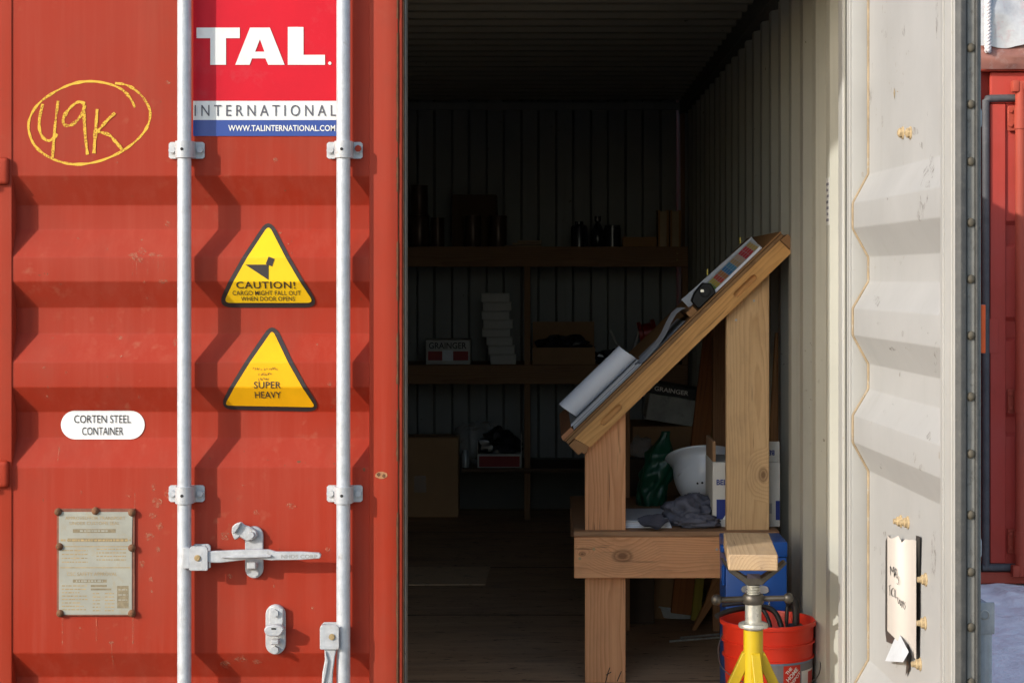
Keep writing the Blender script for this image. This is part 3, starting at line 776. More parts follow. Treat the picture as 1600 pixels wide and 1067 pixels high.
# worn patches of paint on the closed door
def scuff_mat():
    m, nt, bs = _mat('worn_paint_scuffs')
    v = _obj(nt)
    bs.inputs['Base Color'].default_value = (0.45, 0.25, 0.145, 1); bs.inputs['Roughness'].default_value = 0.8
    nt.links.new(_ramp(nt, _noise(nt, 160, 4, 0.7, v, 0.4), [(0.45, 0.0), (0.68, 0.55)]), bs.inputs['Alpha'])
    return m
M['scuff'] = scuff_mat()
def blob_px(px, py, rx, rz, seed, n=14):
    return pv([(X(px + rx * math.cos(2 * math.pi * k / n) * (0.85 + 0.5 * mnoise.noise(Vector((math.cos(k / n * 6.28), math.sin(k / n * 6.28), seed))))), Z(py + rz * math.sin(2 * math.pi * k / n) * (0.85 + 0.5 * mnoise.noise(Vector((math.cos(k / n * 6.28), math.sin(k / n * 6.28), seed + 9)))))) for k in range(n)])
rs_ = random.Random(11); sc_ = []
for px, py, rx, rz in ((208, 398, 9, 5), (222, 393, 8, 6), (238, 398, 7, 4), (250, 399, 6, 3), (257, 350, 4, 6), (215, 405, 12, 5), (255, 440, 9, 4), (262, 130, 5, 4), (240, 760, 5, 7), (246, 785, 8, 9), (238, 805, 7, 6), (250, 822, 6, 7), (232, 838, 9, 8), (246, 858, 5, 5), (222, 880, 5, 6), (236, 905, 4, 5), (262, 772, 6, 8), (455, 790, 10, 5), (400, 800, 5, 6), (352, 838, 8, 8), (512, 858, 5, 4), (360, 900, 5, 4), (128, 770, 3, 4), (200, 775, 4, 4), (175, 935, 6, 3), (174, 1003, 4, 3), (430, 250, 4, 5), (375, 1030, 12, 7), (350, 1040, 10, 8), (400, 1035, 8, 5), (515, 600, 5, 4), (182, 528, 6, 4), (270, 535, 4, 8), (530, 500, 4, 5)):
    sc_.append((blob_px(px, py, rx, rz, rs_.uniform(0, 50))))
for i in range(46):
    sc_.append(blob_px(rs_.uniform(60, 560), rs_.choice((rs_.uniform(360, 470), rs_.uniform(520, 640), rs_.uniform(690, 1010), rs_.uniform(20, 270))), rs_.uniform(1.2, 3.2), rs_.uniform(1.2, 3.6), rs_.uniform(0, 50)))
for i in range(7):
    px = 205 + i * 8.3 + rs_.uniform(-2, 2); yt_ = 398 + rs_.uniform(0, 12); sc_.append(rectpx(px, yt_, px + rs_.uniform(0.5, 1.2), yt_ + rs_.uniform(8, 34)))
for px, ya, yb in ((210, 768, 800), (97, 962, 1010), (150, 962, 1000), (207, 962, 1005), (88, 700, 722), (174, 1003, 1040)):
    sc_.append(rectpx(px, ya, px + 1.6, yb))
for k, sv in enumerate(sc_): sc_[k] = sv
sfo = None
for grp in range(6):                                     # overlapping marks go on slightly different layers
    o = decal('paint_scuffs', merge(*sc_[grp::6]), 0.0007 + 0.00022 * grp, 'scuff', door); o['kind'] = 'stuff'
# rust patch and scrape on the right stile
def blob(px, py, rx, rz, n=16, seed=0):
    return [(X(px + rx * math.cos(2 * math.pi * k / n) * (0.8 + 0.35 * mnoise.noise(Vector((k * 0.9, seed, 0))))), Z(py + rz * math.sin(2 * math.pi * k / n) * (0.8 + 0.35 * mnoise.noise(Vector((k * 0.7, seed, 3)))))) for k in range(n)]
flat('rust_patch', merge(pv(blob(596, 742, 12, 7, 18, 2))), -0.0042, plain('tan_rust_patch', (0.42, 0.20, 0.09), 0.8, 0, 0.3, 60), door)
flat('rust_patch', merge(pv(blob(592, 741, 3.6, 4, 10, 5)), pv(blob(600, 743, 3.2, 4, 10, 7))), -0.0046, M['rust'], door)
rsts = []
for k, (ya, yb) in enumerate(((-40, 30), (52, 222), (246, 300), (378, 470), (520, 600), (640, 720), (800, 1067))):
    n = 14
    L1 = [(X(621 - 2.6 * abs(mnoise.noise(Vector((k * 5 + i * 0.8, 0, 0))))- 0.8), Z(ya + (yb - ya) * i / n)) for i in range(n + 1)]
    R1 = [(X(622.0), Z(ya + (yb - ya) * i / n)) for i in range(n + 1)]
    rsts.append((L1 + R1, [(i, i + 1, n + 2 + i, n + 1 + i) for i in range(n)]))
flat('rust_streak', merge(*rsts), -0.0036, 'rust', door)
flat('lever_lettering', fit(text2d('NHDS CORP', 0.02), X(440, LY), Z(871.5, LY), X(496, LY), Z(865.5, LY)), LY - 0.0066, plain('lever_lettering_dark', (0.30, 0.29, 0.27), 0.6), door)

# ------------------------------------------------------------------ open right door (inside face towards the opening)
TH = math.asin(0.0467); ct, st_ = math.cos(TH), math.sin(TH)
HX, HYY = WX, -0.036
rd = None
def UD(px, n=0.0):
    k = (px - CX) / CF
    return (k * (CD + HYY + n * st_) - (HX - CXW) - n * ct) / (st_ + k * ct)
def DZ(py, u, n=0.0):
    y = HYY - u * ct + n * st_
    return CZ - (py - CY) * (CD + y) / CF
ROT = (0, 0, math.atan2(-ct, st_))
UW = UD(1497)
u0, u1 = UD(1331.5), UD(1469, 0.0)
NI = 0.003                                               # innermost corrugation face sits this far behind the frame face
b = B(); nu = 30
b.grid([[(u0 + (u1 - u0) * k / nu, NI + (DD - y) + 0.0010 * mnoise.noise(Vector((k * 0.4, z * 3, 5))), z) for k in range(nu + 1)] for z, y in PROF])
rd = b.build('door', 'doorin', cont, smooth=180, recalc=False, local=True, loc=Vector((HX, HYY, 0)) - LOC[cont], rot=ROT)
tag(rd, 'open right door showing its cream inner face')
LOC[rd] = Vector((0, 0, 0))
DN = 0.047
b = B()
b.box(-0.01, u0, 0.0, DN, ZB, ZT, 0.003, 2)
b.box(u1 - 0.001, UW, 0.0, DN, ZB, ZT, 0.003, 2)
b.box(u0 + 0.0005, u1 - 0.0015, 0.0, DN - 0.001, ZB, Z(1150), 0.003)
b.box(u0 - 0.016, u0 - 0.010, -0.005, 0.0005, ZB, ZT, 0.0015)
b.box(u1 + 0.030, u1 + 0.034, -0.003, 0.0005, ZB, ZT, 0.001)
b.box(UW - 0.045, UW - 0.038, -0.004, 0.0005, ZB, ZT, 0.001)
b.build('door_frame', 'doorin2', rd, smooth=35, local=True)
b = B(); b.grid([[(u, DN - 0.0005 if False else NI + (DD - y) + 0.003, z) for u in (u0, u1)] for z, y in PROF])
b.build('outer_face', 'red', rd, local=True, recalc=False)
# sealant bead along the hinge-side joint of panel and frame
b = B(); pts = [(u0 + 0.004, NI + (DD - y) - 0.0015, z) for z, y in PROF]
b.tube(pts, 0.0042, 8); b.build('sealant_bead', 'sealant', rd, local=True, smooth=180)
# edge: rubber seal, bolted retainer strip, outer lip
b = B().prismz([(UW + 0.0005, -0.004), (UW + 0.012, -0.010), (UW + 0.022, 0.000), (UW + 0.020, 0.012), (UW + 0.010, 0.016), (UW + 0.0005, 0.016)], ZB, ZT, 0.002, 2)
b.build('rubber_seal', 'rubber', rd, local=True, smooth=40)
B().box(UW + 0.0005, UW + 0.010, 0.0165, 0.033, ZB, ZT, 0.001).build('seal_retainer', 'retain', rd, local=True)
B().box(UW + 0.0005, UW + 0.016, 0.0335, 0.0400, ZB, ZT, 0.0015).build('edge_lip', 'rubber', rd, local=True)
B().box(UW + 0.0005, UW + 0.006, 0.0405, DN, ZB, ZT, 0.001).build('edge_flange', 'retain', rd, local=True)
for py in (-14, 76, 164, 253, 348, 436, 524, 619, 708, 803, 892, 978, 1064):
    zz = DZ(py, UW, 0.02)
    b = B().lathe([(0.0, 0.007), (0.006, 0.0062), (0.0095, 0.003), (0.0098, 0.0)], (UW + 0.010, 0.0238, zz), 12, Matrix.Rotation(math.pi / 2, 4, 'Y'))
    b.build('seal_bolt', plain('grimy_bolt', (0.10, 0.085, 0.06), 0.7, 0.2, 0.3, 90) if py == -14 else bpy.data.materials['grimy_bolt'], rd, local=True, smooth=40)
# painted-over bolt ends poking through
M['tan_bolt'] = plain('tan_painted_bolt', (0.36, 0.27, 0.15), 0.7, 0.05, 0.35, 90, 0.4, dirt=(0.20, 0.13, 0.07))
NP = NI + DD
for px, py, k in ((1408, 814, 1), (1419, 816, 1), (1447, 905, 1.05), (1446, 973, 1.05), (1438, 1037, 1.1), (1411, 208, 0.7), (1423, 208, 0.7)):
    u = UD(px, NP); zz = DZ(py, u, NP)
    b = B().lathe([(0.0, 0.020 * k), (0.0065, 0.0195 * k), (0.0080, 0.012), (0.0120, 0.010), (0.0128, 0.004), (0.0165, 0.0015), (0.0165, 0.0)], (u, NP, zz), 9, Matrix.Rotation(math.pi / 2, 4, 'X'))
    b.build('bolt_end', 'tan_bolt', rd, local=True, smooth=30)
# hardware on the outside of the right door
for u in (UW - 0.165, UW - 0.60):
    B().cyl((u, DN + 0.0235, -0.06), (u, DN + 0.0235, 2.33), BR, n=28).build('locking_bar', 'galv', rd, local=True, smooth=60)
    for zz in (Z(234), Z(773)):
        B().box(u - 0.048, u + 0.048, DN + 0.0035, DN + 0.009, zz - 0.022, zz + 0.022, 0.003).box(u - 0.024, u + 0.024, DN + 0.005, DN + 0.046, zz - 0.022, zz + 0.022, 0.008, 2).build('bar_bracket', 'castgalv', rd, local=True, smooth=40)
M['dull_galv'] = galv('dull_galvanised_steel', (0.30, 0.31, 0.32), 0.2, 0.55)
ub = UW - 0.035
zt_, zb_ = DZ(940, ub, 0.06), DZ(990, ub, 0.06)
b = B().box(ub, ub + 0.006, DN + 0.002, DN + 0.040, zb_, zt_, 0.003, 2)
b.box(ub - 0.075, ub - 0.0005, DN + 0.004, DN + 0.036, zb_ + 0.006, zt_ - 0.006, 0.003)
b.build('handle_clevis', 'dull_galv', rd, local=True, smooth=40)
b = B().lathe([(0.0085, 0.003), (0.0105, 0.002), (0.0105, 0.0), (0.0085, 0.0)], (ub + 0.0058, DN + 0.018, (zt_ + zb_) / 2 + 0.008), 20, Matrix.Rotation(math.pi / 2, 4, 'Y'))
b.build('key_ring', 'bolt', rd, local=True, smooth=40)
b = B().prismz([(ub - 0.03, DN + 0.008), (ub + 0.001, DN + 0.010), (ub + 0.004, DN + 0.020), (ub + 0.004, DN + 0.030), (ub - 0.002, DN + 0.036), (ub - 0.03, DN + 0.036)], DZ(1200, ub, 0.06), zb_ + 0.004, 0.002, 2)
b.build('handle_lever', 'dull_galv', rd, local=True, smooth=40)
M['orange'] = plain('orange_plastic', (0.72, 0.10, 0.015), 0.45, 0, 0.15, 20)
uo = UW - 0.01
B().box(uo - 0.03, uo + 0.004, DN + 0.003, DN + 0.014, DZ(552, uo, 0.06), DZ(476, uo, 0.06), 0.003, 2).build('orange_reflector', 'orange', rd, local=True)
B().box(uo - 0.04, uo, DN + 0.0005, DN + 0.0035, DZ(556, uo, 0.06), DZ(472, uo, 0.06)).build('reflector_backing', 'dark', rd, local=True)
# scrapes in the paint
def dflat(name, pxs, mat, n):
    b = B()
    for poly in pxs:
        v = []
        for p, q in poly:
            u = UD(p, n); v.append((u, n, DZ(q, u, n)))
        b.poly(v)
    return b.build(name, mat, rd, local=True)
M['scrape'] = plain('bare_scrape', (0.30, 0.24, 0.15), 0.8, 0, 0.4, 120)
dflat('paint_scrape', [[(1397, 137), (1398.5, 144), (1397.5, 156), (1396, 146)], [(1401, 142), (1404, 144), (1401, 144)], [(1371, 305), (1375, 307), (1370, 319), (1369, 317)], [(1421, 322), (1424, 322), (1426, 329), (1424, 327)], [(1443, 325), (1446, 324), (1444, 333), (1442, 331)]], 'scrape', NP - 0.0012)
def smudge_mat():
    m, nt, bs = _mat('door_dirt_smudges'); v = _obj(nt)
    bs.inputs['Base Color'].default_value = (0.17, 0.145, 0.105, 1); bs.inputs['Roughness'].default_value = 0.8
    nt.links.new(_ramp(nt, _noise(nt, 55, 5, 0.75, _obj(nt, (1, 1, 0.5)), 0.5), [(0.48, 0.0), (0.74, 0.65)]), bs.inputs['Alpha'])
    return m
M['smudge'] = smudge_mat(); rq = random.Random(21)
def dprof(z): return NI + DD - prof(z)
for lay in range(3):
    b = B(); marks = [(1446, 290, 9, 40), (1438, 330, 6, 20), (1456, 260, 5, 22), (1412, 48, 3, 12), (1464, 30, 2, 40), (1440, 730, 6, 7), (1395, 545, 8, 4), (1370, 470, 6, 10), (1452, 680, 4, 10), (1360, 150, 3, 18), (1425, 205, 12, 7), (1380, 900, 5, 30), (1458, 880, 5, 60), (1462, 560, 3, 30)][lay::3] + [(rq.uniform(1360, 1462), rq.uniform(10, 1050), rq.uniform(1, 3), rq.uniform(1.5, 9)) for _ in range(9)]
    for (p, q, rx, rz_) in marks:
        v = []
        for k in range(14):
            a = 2 * math.pi * k / 14; nz_ = 0.85 + 0.5 * mnoise.noise(Vector((math.cos(a), math.sin(a), p)))
            pxk, pyk = p + rx * math.cos(a) * nz_, q + rz_ * math.sin(a) * nz_
            n_ = NP - 0.004
            for _ in range(3):
                u = UD(pxk, n_); zz = DZ(pyk, u, n_); n_ = dprof(zz) - 0.0012 - 0.0003 * lay
            v.append((min(max(u, u0 + 0.01), u1 - 0.004), n_, zz))
        cz_ = sum(q_[2] for q_ in v) / 14; cu_ = sum(q_[0] for q_ in v) / 14; cc = b.bm.verts.new((cu_, dprof(cz_) - 0.0012 - 0.0003 * lay, cz_))
        bv = [b.bm.verts.new(q_) for q_ in v]
        for k in range(14): b.bm.faces.new((cc, bv[k], bv[(k + 1) % 14]))
    o = b.build('dirt_smudges', 'smudge', rd, local=True); o['kind'] = 'stuff'
# wall label strip and bare chip on the post
b = B()
lab = B().box(WX - 0.0012, WX - 0.0002, 0.295, 0.360, Z(352, 0.3), Z(277, 0.3)).build('label_strip', plain('grey_label_strip', (0.46, 0.46, 0.43), 0.6), cont)
for i in range(7):
    zc = Z(288 + i * 9.3, 0.33)
    B().box(WX - 0.0018, WX - 0.0014, 0.303 + 0.006 * (i % 2), 0.350 - 0.006 * (i % 3), zc - 0.0045, zc + 0.0035).build('label_print', 'grey_print', lab)

# paper notice taped to the right door
pap = empty('paper_notice', (HX, HYY, 0), 'curled white paper notice with handwriting taped to the open door', 'notice')
pap.rotation_euler = ROT
LOC[pap] = Vector((0, 0, 0))
M['paper'] = plain('warm_white_paper', (0.50, 0.455, 0.405), 0.7, 0, 0.04, 8, 0.1, 40)
M['tape'] = plain('black_duct_tape', (0.045, 0.042, 0.038), 0.38, 0, 0.2, 30, 0.2, 60, spec=0.5)
def pp(px, py, n):
    u = UD(px, n); return (u, n, DZ(py, u, n))
b = B(); rows = []
for j in range(13):
    t = j / 12; row = []
    for i in range(9):
        s = i / 8
        top = 836 + 5 * math.sin(s * 11.0) * (1 - s) + s * 8 + (9 if 0.42 < s < 0.6 else 0); bot = 985 + s * 45
        px = 1386.5 + s * 45 ; py = top + (bot - top) * t
        n = NP - 0.010 - 0.010 * math.sin(s * 5.5 + 0.6) - 0.006 * math.sin(t * 3)
        row.append(pp(px, py, n))
    rows.append(row)
b.grid(rows); b.build('paper_sheet', 'paper', pap, local=True, smooth=180)
b = B(); b.poly([pp(1403, 985, NP - 0.012), pp(1420, 1018, NP - 0.020), pp(1411, 1034, NP - 0.026), pp(1383, 1032, NP - 0.020)]); b.build('torn_corner', plain('cool_paper_back', (0.50, 0.52, 0.54), 0.7), pap, local=True)
for q in ([(1383.5, 845), (1388, 835), (1390, 850), (1389, 900), (1388, 980), (1393, 992), (1403, 995), (1395, 1006), (1385, 1002), (1383, 985)],
          [(1431, 836), (1437.5, 838), (1435.5, 925), (1434.5, 1030), (1427, 1030), (1428, 985), (1430, 925)],
          [(1418, 1005), (1422, 1018), (1420, 1045), (1415, 1055)]):
    b = B(); f = [pp(x, y, NP - 0.004) for x, y in q]; g = [pp(x, y, NP - 0.006) for x, y in q]
    b.poly(f); b.poly(g)
    for i in range(len(f)): b.poly([f[i], f[(i + 1) % len(f)], g[(i + 1) % len(f)], g[i]])
    b.build('tape_strip', 'tape', pap, local=True)
b = B()
def hstroke(pts, n0):
    sp = smooth_path(pts, 4); v, f = ribbon(sp, 0.8)
    for q in f: b.poly([pp(v[i][0], v[i][1], n0 - 0.010 - 0.010 * math.sin((v[i][0] - 1388) / 41 * 5.5 + 0.6) - 0.006 * math.sin(max(0, min(1, (v[i][1] - 840) / 160)) * 3) - 0.0015) for i in q])
for s_ in ([(1391.5, 898), (1391, 884), (1394, 893), (1396, 885), (1397, 900)], [(1397, 901), (1399, 887), (1401, 903)], [(1398, 896), (1401, 897)], [(1404, 900), (1402, 902), (1404, 907), (1403, 912), (1401, 911)],
           [(1388.5, 915), (1392, 914)], [(1390, 915), (1390.5, 930)], [(1396, 918), (1393, 921), (1393, 929), (1396, 931)], [(1397.5, 920), (1398, 932), (1401, 933)],
           [(1402, 932), (1404, 943), (1406, 936), (1407, 946), (1409, 938)], [(1409, 949), (1411, 938), (1412, 950)], [(1415, 941), (1412.5, 942), (1414.5, 947), (1413, 952)]):
    hstroke(s_, NP)
b.build('handwriting', 'black_print', pap, local=True)

# ------------------------------------------------------------------ sloping workbench
YD, YR = 1.19, 2.16                                      # front and rear planes of the bench
desk = empty('sloped_workbench', (X(1050, YD), (YD + YR) / 2, 0.0), 'home-built sloping timber drawing bench with lower shelf inside the doorway', 'workbench')
def Q(pts, y): return [(X(p, y), Z(q, y)) for p, q in pts]
WL = dict(light=(0.72, 0.36, 0.17), dark=(0.48, 0.195, 0.08))
WR = dict(light=(0.66, 0.43, 0.22), dark=(0.46, 0.26, 0.11))
WA = dict(light=(0.68, 0.36, 0.12), dark=(0.44, 0.20, 0.055))
wleg = wood('reddish_fir', **WL, freq=11, stain=0.12); wrail = wood('knotty_fir_rail', **WL, freq=13, knots=[(-0.13, 0.006, 0.022), (-0.265, 0.012, 0.008)], stain=0.3, grime=(0.20, 0.13, 0.07))
wright = wood('pale_pine', **WR, freq=14, knots=[(0.03, -0.052, 0.016), (-0.335, -0.052, 0.016)], stain=0.25)
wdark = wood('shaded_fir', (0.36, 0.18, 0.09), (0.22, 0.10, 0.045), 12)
wapron = wood('amber_varnished_pine', **WA, freq=9, rough=0.5, stain=0.3, grime=(0.23, 0.11, 0.035))
wply = wood('plywood_edge', (0.30, 0.165, 0.07), (0.17, 0.085, 0.035), 30, stain=0.4)
wend = wood('end_grain', (0.36, 0.185, 0.075), (0.18, 0.08, 0.03), 22, stain=0.4)
YL = YD + 0.005
y_under = lambda px: 705.6 + (px - 914) * (392.5 - 705.6) / (1235 - 914)
fz = CY + CZ * S(YL)
def leg(px0, px1, y0, mat, lift=0.0, dx=0.0):
    xa, xb = X(px0, YL) + dx, X(px1, YL) + dx
    za = Z(y_under(px0) - 12, YL); zb = Z(y_under(px1) - 12, YL)
    return plank('leg', [(xa, 0.0), (xb, 0.0), (xb, zb), (xa, za)], y0, y0 + 0.04, math.pi / 2, mat, desk)
leg(914, 977.5, YL, wleg); leg(1135, 1202, YL, wright)
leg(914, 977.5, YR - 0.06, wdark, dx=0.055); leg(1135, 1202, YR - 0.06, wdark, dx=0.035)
YF = YD - 0.036
plank('front_rail', Q([(897, 839), (1170, 839), (1170, 903), (897, 903)], YF), YF, YL - 0.001, 0.0, wrail, desk)
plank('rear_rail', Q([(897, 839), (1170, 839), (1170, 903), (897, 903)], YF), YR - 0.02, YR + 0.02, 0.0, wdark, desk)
ZS = Z(836, YF)                                          # top of the lower shelf
zs0 = Z(838.6, YF)
xs0, xs1 = X(896, YF), X(1218, YF)
sh = plank('lower_shelf', [(xs0, zs0 + 0.0005), (xs1, zs0 + 0.0005), (xs1, zs0 + 0.018), (xs0, zs0 + 0.018)], YF + 0.002, YR, 0.0, wood('shelf_board', (0.34, 0.19, 0.10), (0.22, 0.11, 0.05), 14, stain=0.5), desk)
ZS = zs0 + 0.018
for px, py in ((906, 872), (928, 857.5)):
    B().cyl((X(px, YF), YF, Z(py, YF)), (X(px, YF), YF - 0.002, Z(py, YF)), 0.005, n=10).build('screw_head', 'brass', desk)
for px, py in ((1120, 858), (1128, 885), (1150, 500), (1178, 470)):
    yy_ = YF if py > 800 else YL
    B().cyl((X(px, yy_), yy_, Z(py, yy_)), (X(px, yy_), yy_ - 0.002, Z(py, yy_)), 0.0042, n=10).build('screw_head', 'bolt', desk)
pm_ = merge(ribbon([(X(a_, YL), Z(c_, YL)) for a_, c_ in ((946, 1066), (950, 1050), (953, 1042))], 0.003), ribbon([(X(a_, YL), Z(c_, YL)) for a_, c_ in ((947, 1054), (955, 1049))], 0.003), ribbon([(X(a_, YL), Z(c_, YL)) for a_, c_ in ((964, 1064), (971, 1048))], 0.003))
for k_, part_ in enumerate((0,)):
    flat('marker_scrawl', pm_, YL - 0.0012, 'black_print', desk)['kind'] = 'stuff'
# tilted top
ang = math.atan2(-(375.6 - 685), 1218 - 897.5)
tx, tz = math.cos(ang), math.sin(ang); nxs, nzs = -tz, tx
A0 = Vector(Q([(897.5, 685)], YF)[0]); A1 = Vector(Q([(1218, 375.6)], YF)[0]); LT = (A1 - A0).length
def sl(t, n): return (A0.x + tx * t + nxs * n, A0.y + tz * t + nzs * n)      # point in the slope frame (t along, n above)
def slots(t0, t1, n): return obround(t0, t1, n - 0.0105, n + 0.0105, 6)
aw = 0.0575
hole1 = [sl(a, c) for a, c in slots(0.098, 0.190, -0.028)]; hole2 = [sl(a, c) for a, c in slots(0.715, 0.815, -0.030)]
plank('apron', [sl(0, 0), sl(LT, 0), sl(LT + 0.002, -aw), sl(0.018, -aw)], YF, YL - 0.001, ang, wapron, desk, holes=(hole1, hole2))
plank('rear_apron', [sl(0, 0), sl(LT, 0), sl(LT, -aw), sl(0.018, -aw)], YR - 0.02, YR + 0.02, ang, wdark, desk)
plank('table_top', [sl(-0.028, 0.0005), sl(LT + 0.02, 0.0005), sl(LT + 0.02, 0.012), sl(-0.028, 0.012)], YF - 0.002, YR, ang, wply, desk, bev=0.001)
plank('table_cover', [sl(-0.03, 0.0135), sl(LT + 0.022, 0.0135), sl(LT + 0.022, 0.020), sl(-0.03, 0.020)], YF - 0.0055, YR, ang, wood('hardboard_cover', (0.30, 0.155, 0.06), (0.20, 0.095, 0.035), 6, stain=0.3), desk, bev=0.001)
plank_y('lower_cross_beam', [sl(-0.029, -0.003), sl(-0.001, -0.003), sl(0.0165, -0.052), sl(-0.004, -0.064), sl(-0.014, -0.058), sl(-0.014, -0.050), sl(-0.029, -0.050)], YF + 0.001, YR, wend, desk, 0.001)
plank_y('paper_stop', [sl(-0.032, 0.0205), sl(0.018, 0.0205), sl(0.018, 0.036), sl(-0.028, 0.036)], YF - 0.004, YR, wood('reddish_stop', (0.46, 0.21, 0.10), (0.30, 0.12, 0.05), 20), desk, 0.001)
plank_y('upper_cross_beam', [sl(LT + 0.003, 0.000), sl(LT + 0.035, -0.005), sl(LT + 0.035, -0.022), sl(LT + 0.044, -0.026), sl(LT + 0.044, -0.034), sl(LT + 0.032, -0.048), sl(LT + 0.005, -0.050)], YF + 0.002, YR, wend, desk, 0.001)
plank_y('cleat', [sl(0.560, 0.0205), sl(0.592, 0.0205), sl(0.592, 0.042), sl(0.560, 0.042)], YF + 0.002, YF + 0.30, wend, desk, 0.001)

# drawings on the bench: flat stack plus a curled sheet
M['cool_paper'] = plain('white_drawing_paper', (0.66, 0.68, 0.73), 0.65, 0, 0.04, 6, 0.05, 30)
M['grey_paper'] = plain('grey_drawing_paper', (0.40, 0.42, 0.45), 0.7, 0, 0.08, 20, 0.05, 30)
drw = empty('drawing_sheets', (sl(0.1, 0.02)[0], YF + 0.2, sl(0.1, 0.02)[1]), 'rolled white drawing sheets on a paper stack at the low end of the bench', 'paper')
def sheet(name, prof_tn, y0, y1, mat, parent, thick=0.0008):
    b = B()
    top = [sl(t, n) for t, n in prof_tn]
    b.grid([[(p[0], y, p[1]) for p in top] for y in (y0, (y0 + y1) / 2, y1)])
    return b.build(name, mat, parent, smooth=180)
for i in range(5):
    n0 = 0.0225 + i * 0.0042; t0 = 0.020 + 0.003 * ((i * 7) % 3); t1 = 0.335 - 0.006 * ((i * 5) % 4)
    plank('sheet', [sl(t0, n0), sl(t1, n0), sl(t1, n0 + 0.0028), sl(t0, n0 + 0.0028)], YF + 0.004 * ((i * 3) % 4), YF + 0.55, ang, M['cool_paper'] if i % 2 else M['grey_paper'], drw, bev=0.0005)
R_ = 0.0375; n0 = 0.0445; yc = YF + 0.052; b = B()
cs = [(YF + 0.50, n0), (YF + 0.30, n0 + 0.001), (YF + 0.16, n0 + 0.0005), (YF + 0.09, n0)]
for k in range(22):
    a = -math.pi / 2 - (k / 21) * math.radians(285)
    rr = R_ * (1 - 0.10 * k / 21)
    cs.append((yc + rr * math.cos(a), n0 + R_ + rr * math.sin(a)))
rows = []
for j in range(7):
    t = j / 6; row = []
    for (yy, nn) in cs:
        p = sl(0.048 + t * 0.280 + (0.006 * math.sin(nn * 40)), nn); row.append((p[0], yy, p[1]))
    rows.append(row)
b.grid(rows); b.build('curled_sheet', 'cool_paper', drw, smooth=180)
st2 = empty('loose_sheet', (sl(0.45, 0.02)[0], YF + 0.2, sl(0.45, 0.02)[1]), 'loose grey paper sheet curling up in the middle of the bench', 'paper')
pf = [(0.325, 0.023), (0.37, 0.024), (0.42, 0.027), (0.46, 0.036), (0.50, 0.052), (0.535, 0.062), (0.560, 0.060), (0.572, 0.052)]
sheet('curling_sheet', pf, YF + 0.01, YF + 0.26, 'cool_paper', st2)
sheet('under_sheet', [(0.345, 0.0215), (0.45, 0.0220), (0.54, 0.024)], YF + 0.004, YF + 0.40, 'grey_paper', st2)
# swatch book
sw = empty('swatch_book', (sl(0.75, 0.02)[0], YF + 0.1, sl(0.75, 0.02)[1]), 'open colour swatch book leaning at the high end of the bench', 'book')
ya = YF + 0.012
def face_up(t0, t1, n, y0, y1, b, th=0.001):
    f = [(*sl(t0, n),), (*sl(t1, n),)]
    b.poly([(f[0][0], y0, f[0][1]), (f[1][0], y0, f[1][1]), (f[1][0], y1, f[1][1] + 0.0), (f[0][0], y1, f[0][1])])
plank('book_base', [sl(0.640, 0.0210), sl(0.895, 0.0210), sl(0.895, 0.030), sl(0.640, 0.030)], ya, ya + 0.16, ang, M['cool_paper'], sw, bev=0.001)
# inclined page carrying the colour bars: rises away from the viewer
cols = [((0.50, 0.33, 0.03)), ((0.18, 0.35, 0.05)), ((0.52, 0.40, 0.06)), ((0.50, 0.05, 0.03)), ((0.40, 0.18, 0.06)), ((0.03, 0.16, 0.36)), ((0.06, 0.24, 0.40)), ((0.38, 0.26, 0.14)), ((0.45, 0.33, 0.24)), ((0.42, 0.015, 0.03)), ((0.45, 0.02, 0.03)), ((0.42, 0.30, 0.08))]
def pagept(t, w):                                        # w 0..1 from lower front edge to upper rear edge
    p = sl(t, 0.031 + 0.030 * w); return (p[0], ya + 0.004 + 0.10 * w, p[1])
b = B(); b.poly([pagept(0.64, -0.02), pagept(0.897, -0.02), pagept(0.897, 1.0), pagept(0.64, 1.0)]); b.poly([(p[0], p[1] + 0.003, p[2] - 0.002) for p in (pagept(0.64, -0.02), pagept(0.897, -0.02), pagept(0.897, 1.0), pagept(0.64, 1.0))])
b.build('page', 'grey_paper', sw)
for i, c in enumerate(cols):
    m = plain('swatch_ink', c, 0.5, 0, 0.1, 30, 0)
    b = B(); t0 = 0.655 + i * 0.0195
    for r in range(4):
        w0 = 0.02 + r * 0.22
        q = [pagept(t0, w0), pagept(t0 + 0.018, w0), pagept(t0 + 0.018, w0 + 0.18), pagept(t0, w0 + 0.18)]
        b.poly([(p[0] - 0.0006, p[1] - 0.0012, p[2] + 0.0008) for p in q])
    b.build('colour_swatch', m, sw)
b = B()
q = [(0.585, 0.040), (0.905, 0.036), (0.905, 0.066), (0.585, 0.078)]
w_ = [sl(t, n) for t, n in q]
b.prism(w_, ya + 0.112, ya + 0.116)
b.build('back_cover', 'grey_paper', sw)
for t in (0.71, 0.865):
    b = B().box(sl(t, 0.08)[0] - 0.002, sl(t, 0.08)[0] + 0.002, ya + 0.10, ya + 0.12, sl(t, 0.08)[1] - 0.004, sl(t, 0.08)[1] + 0.016); b.build('page_tab', plain('yellow_tab', (0.55, 0.45, 0.08), 0.6), sw)
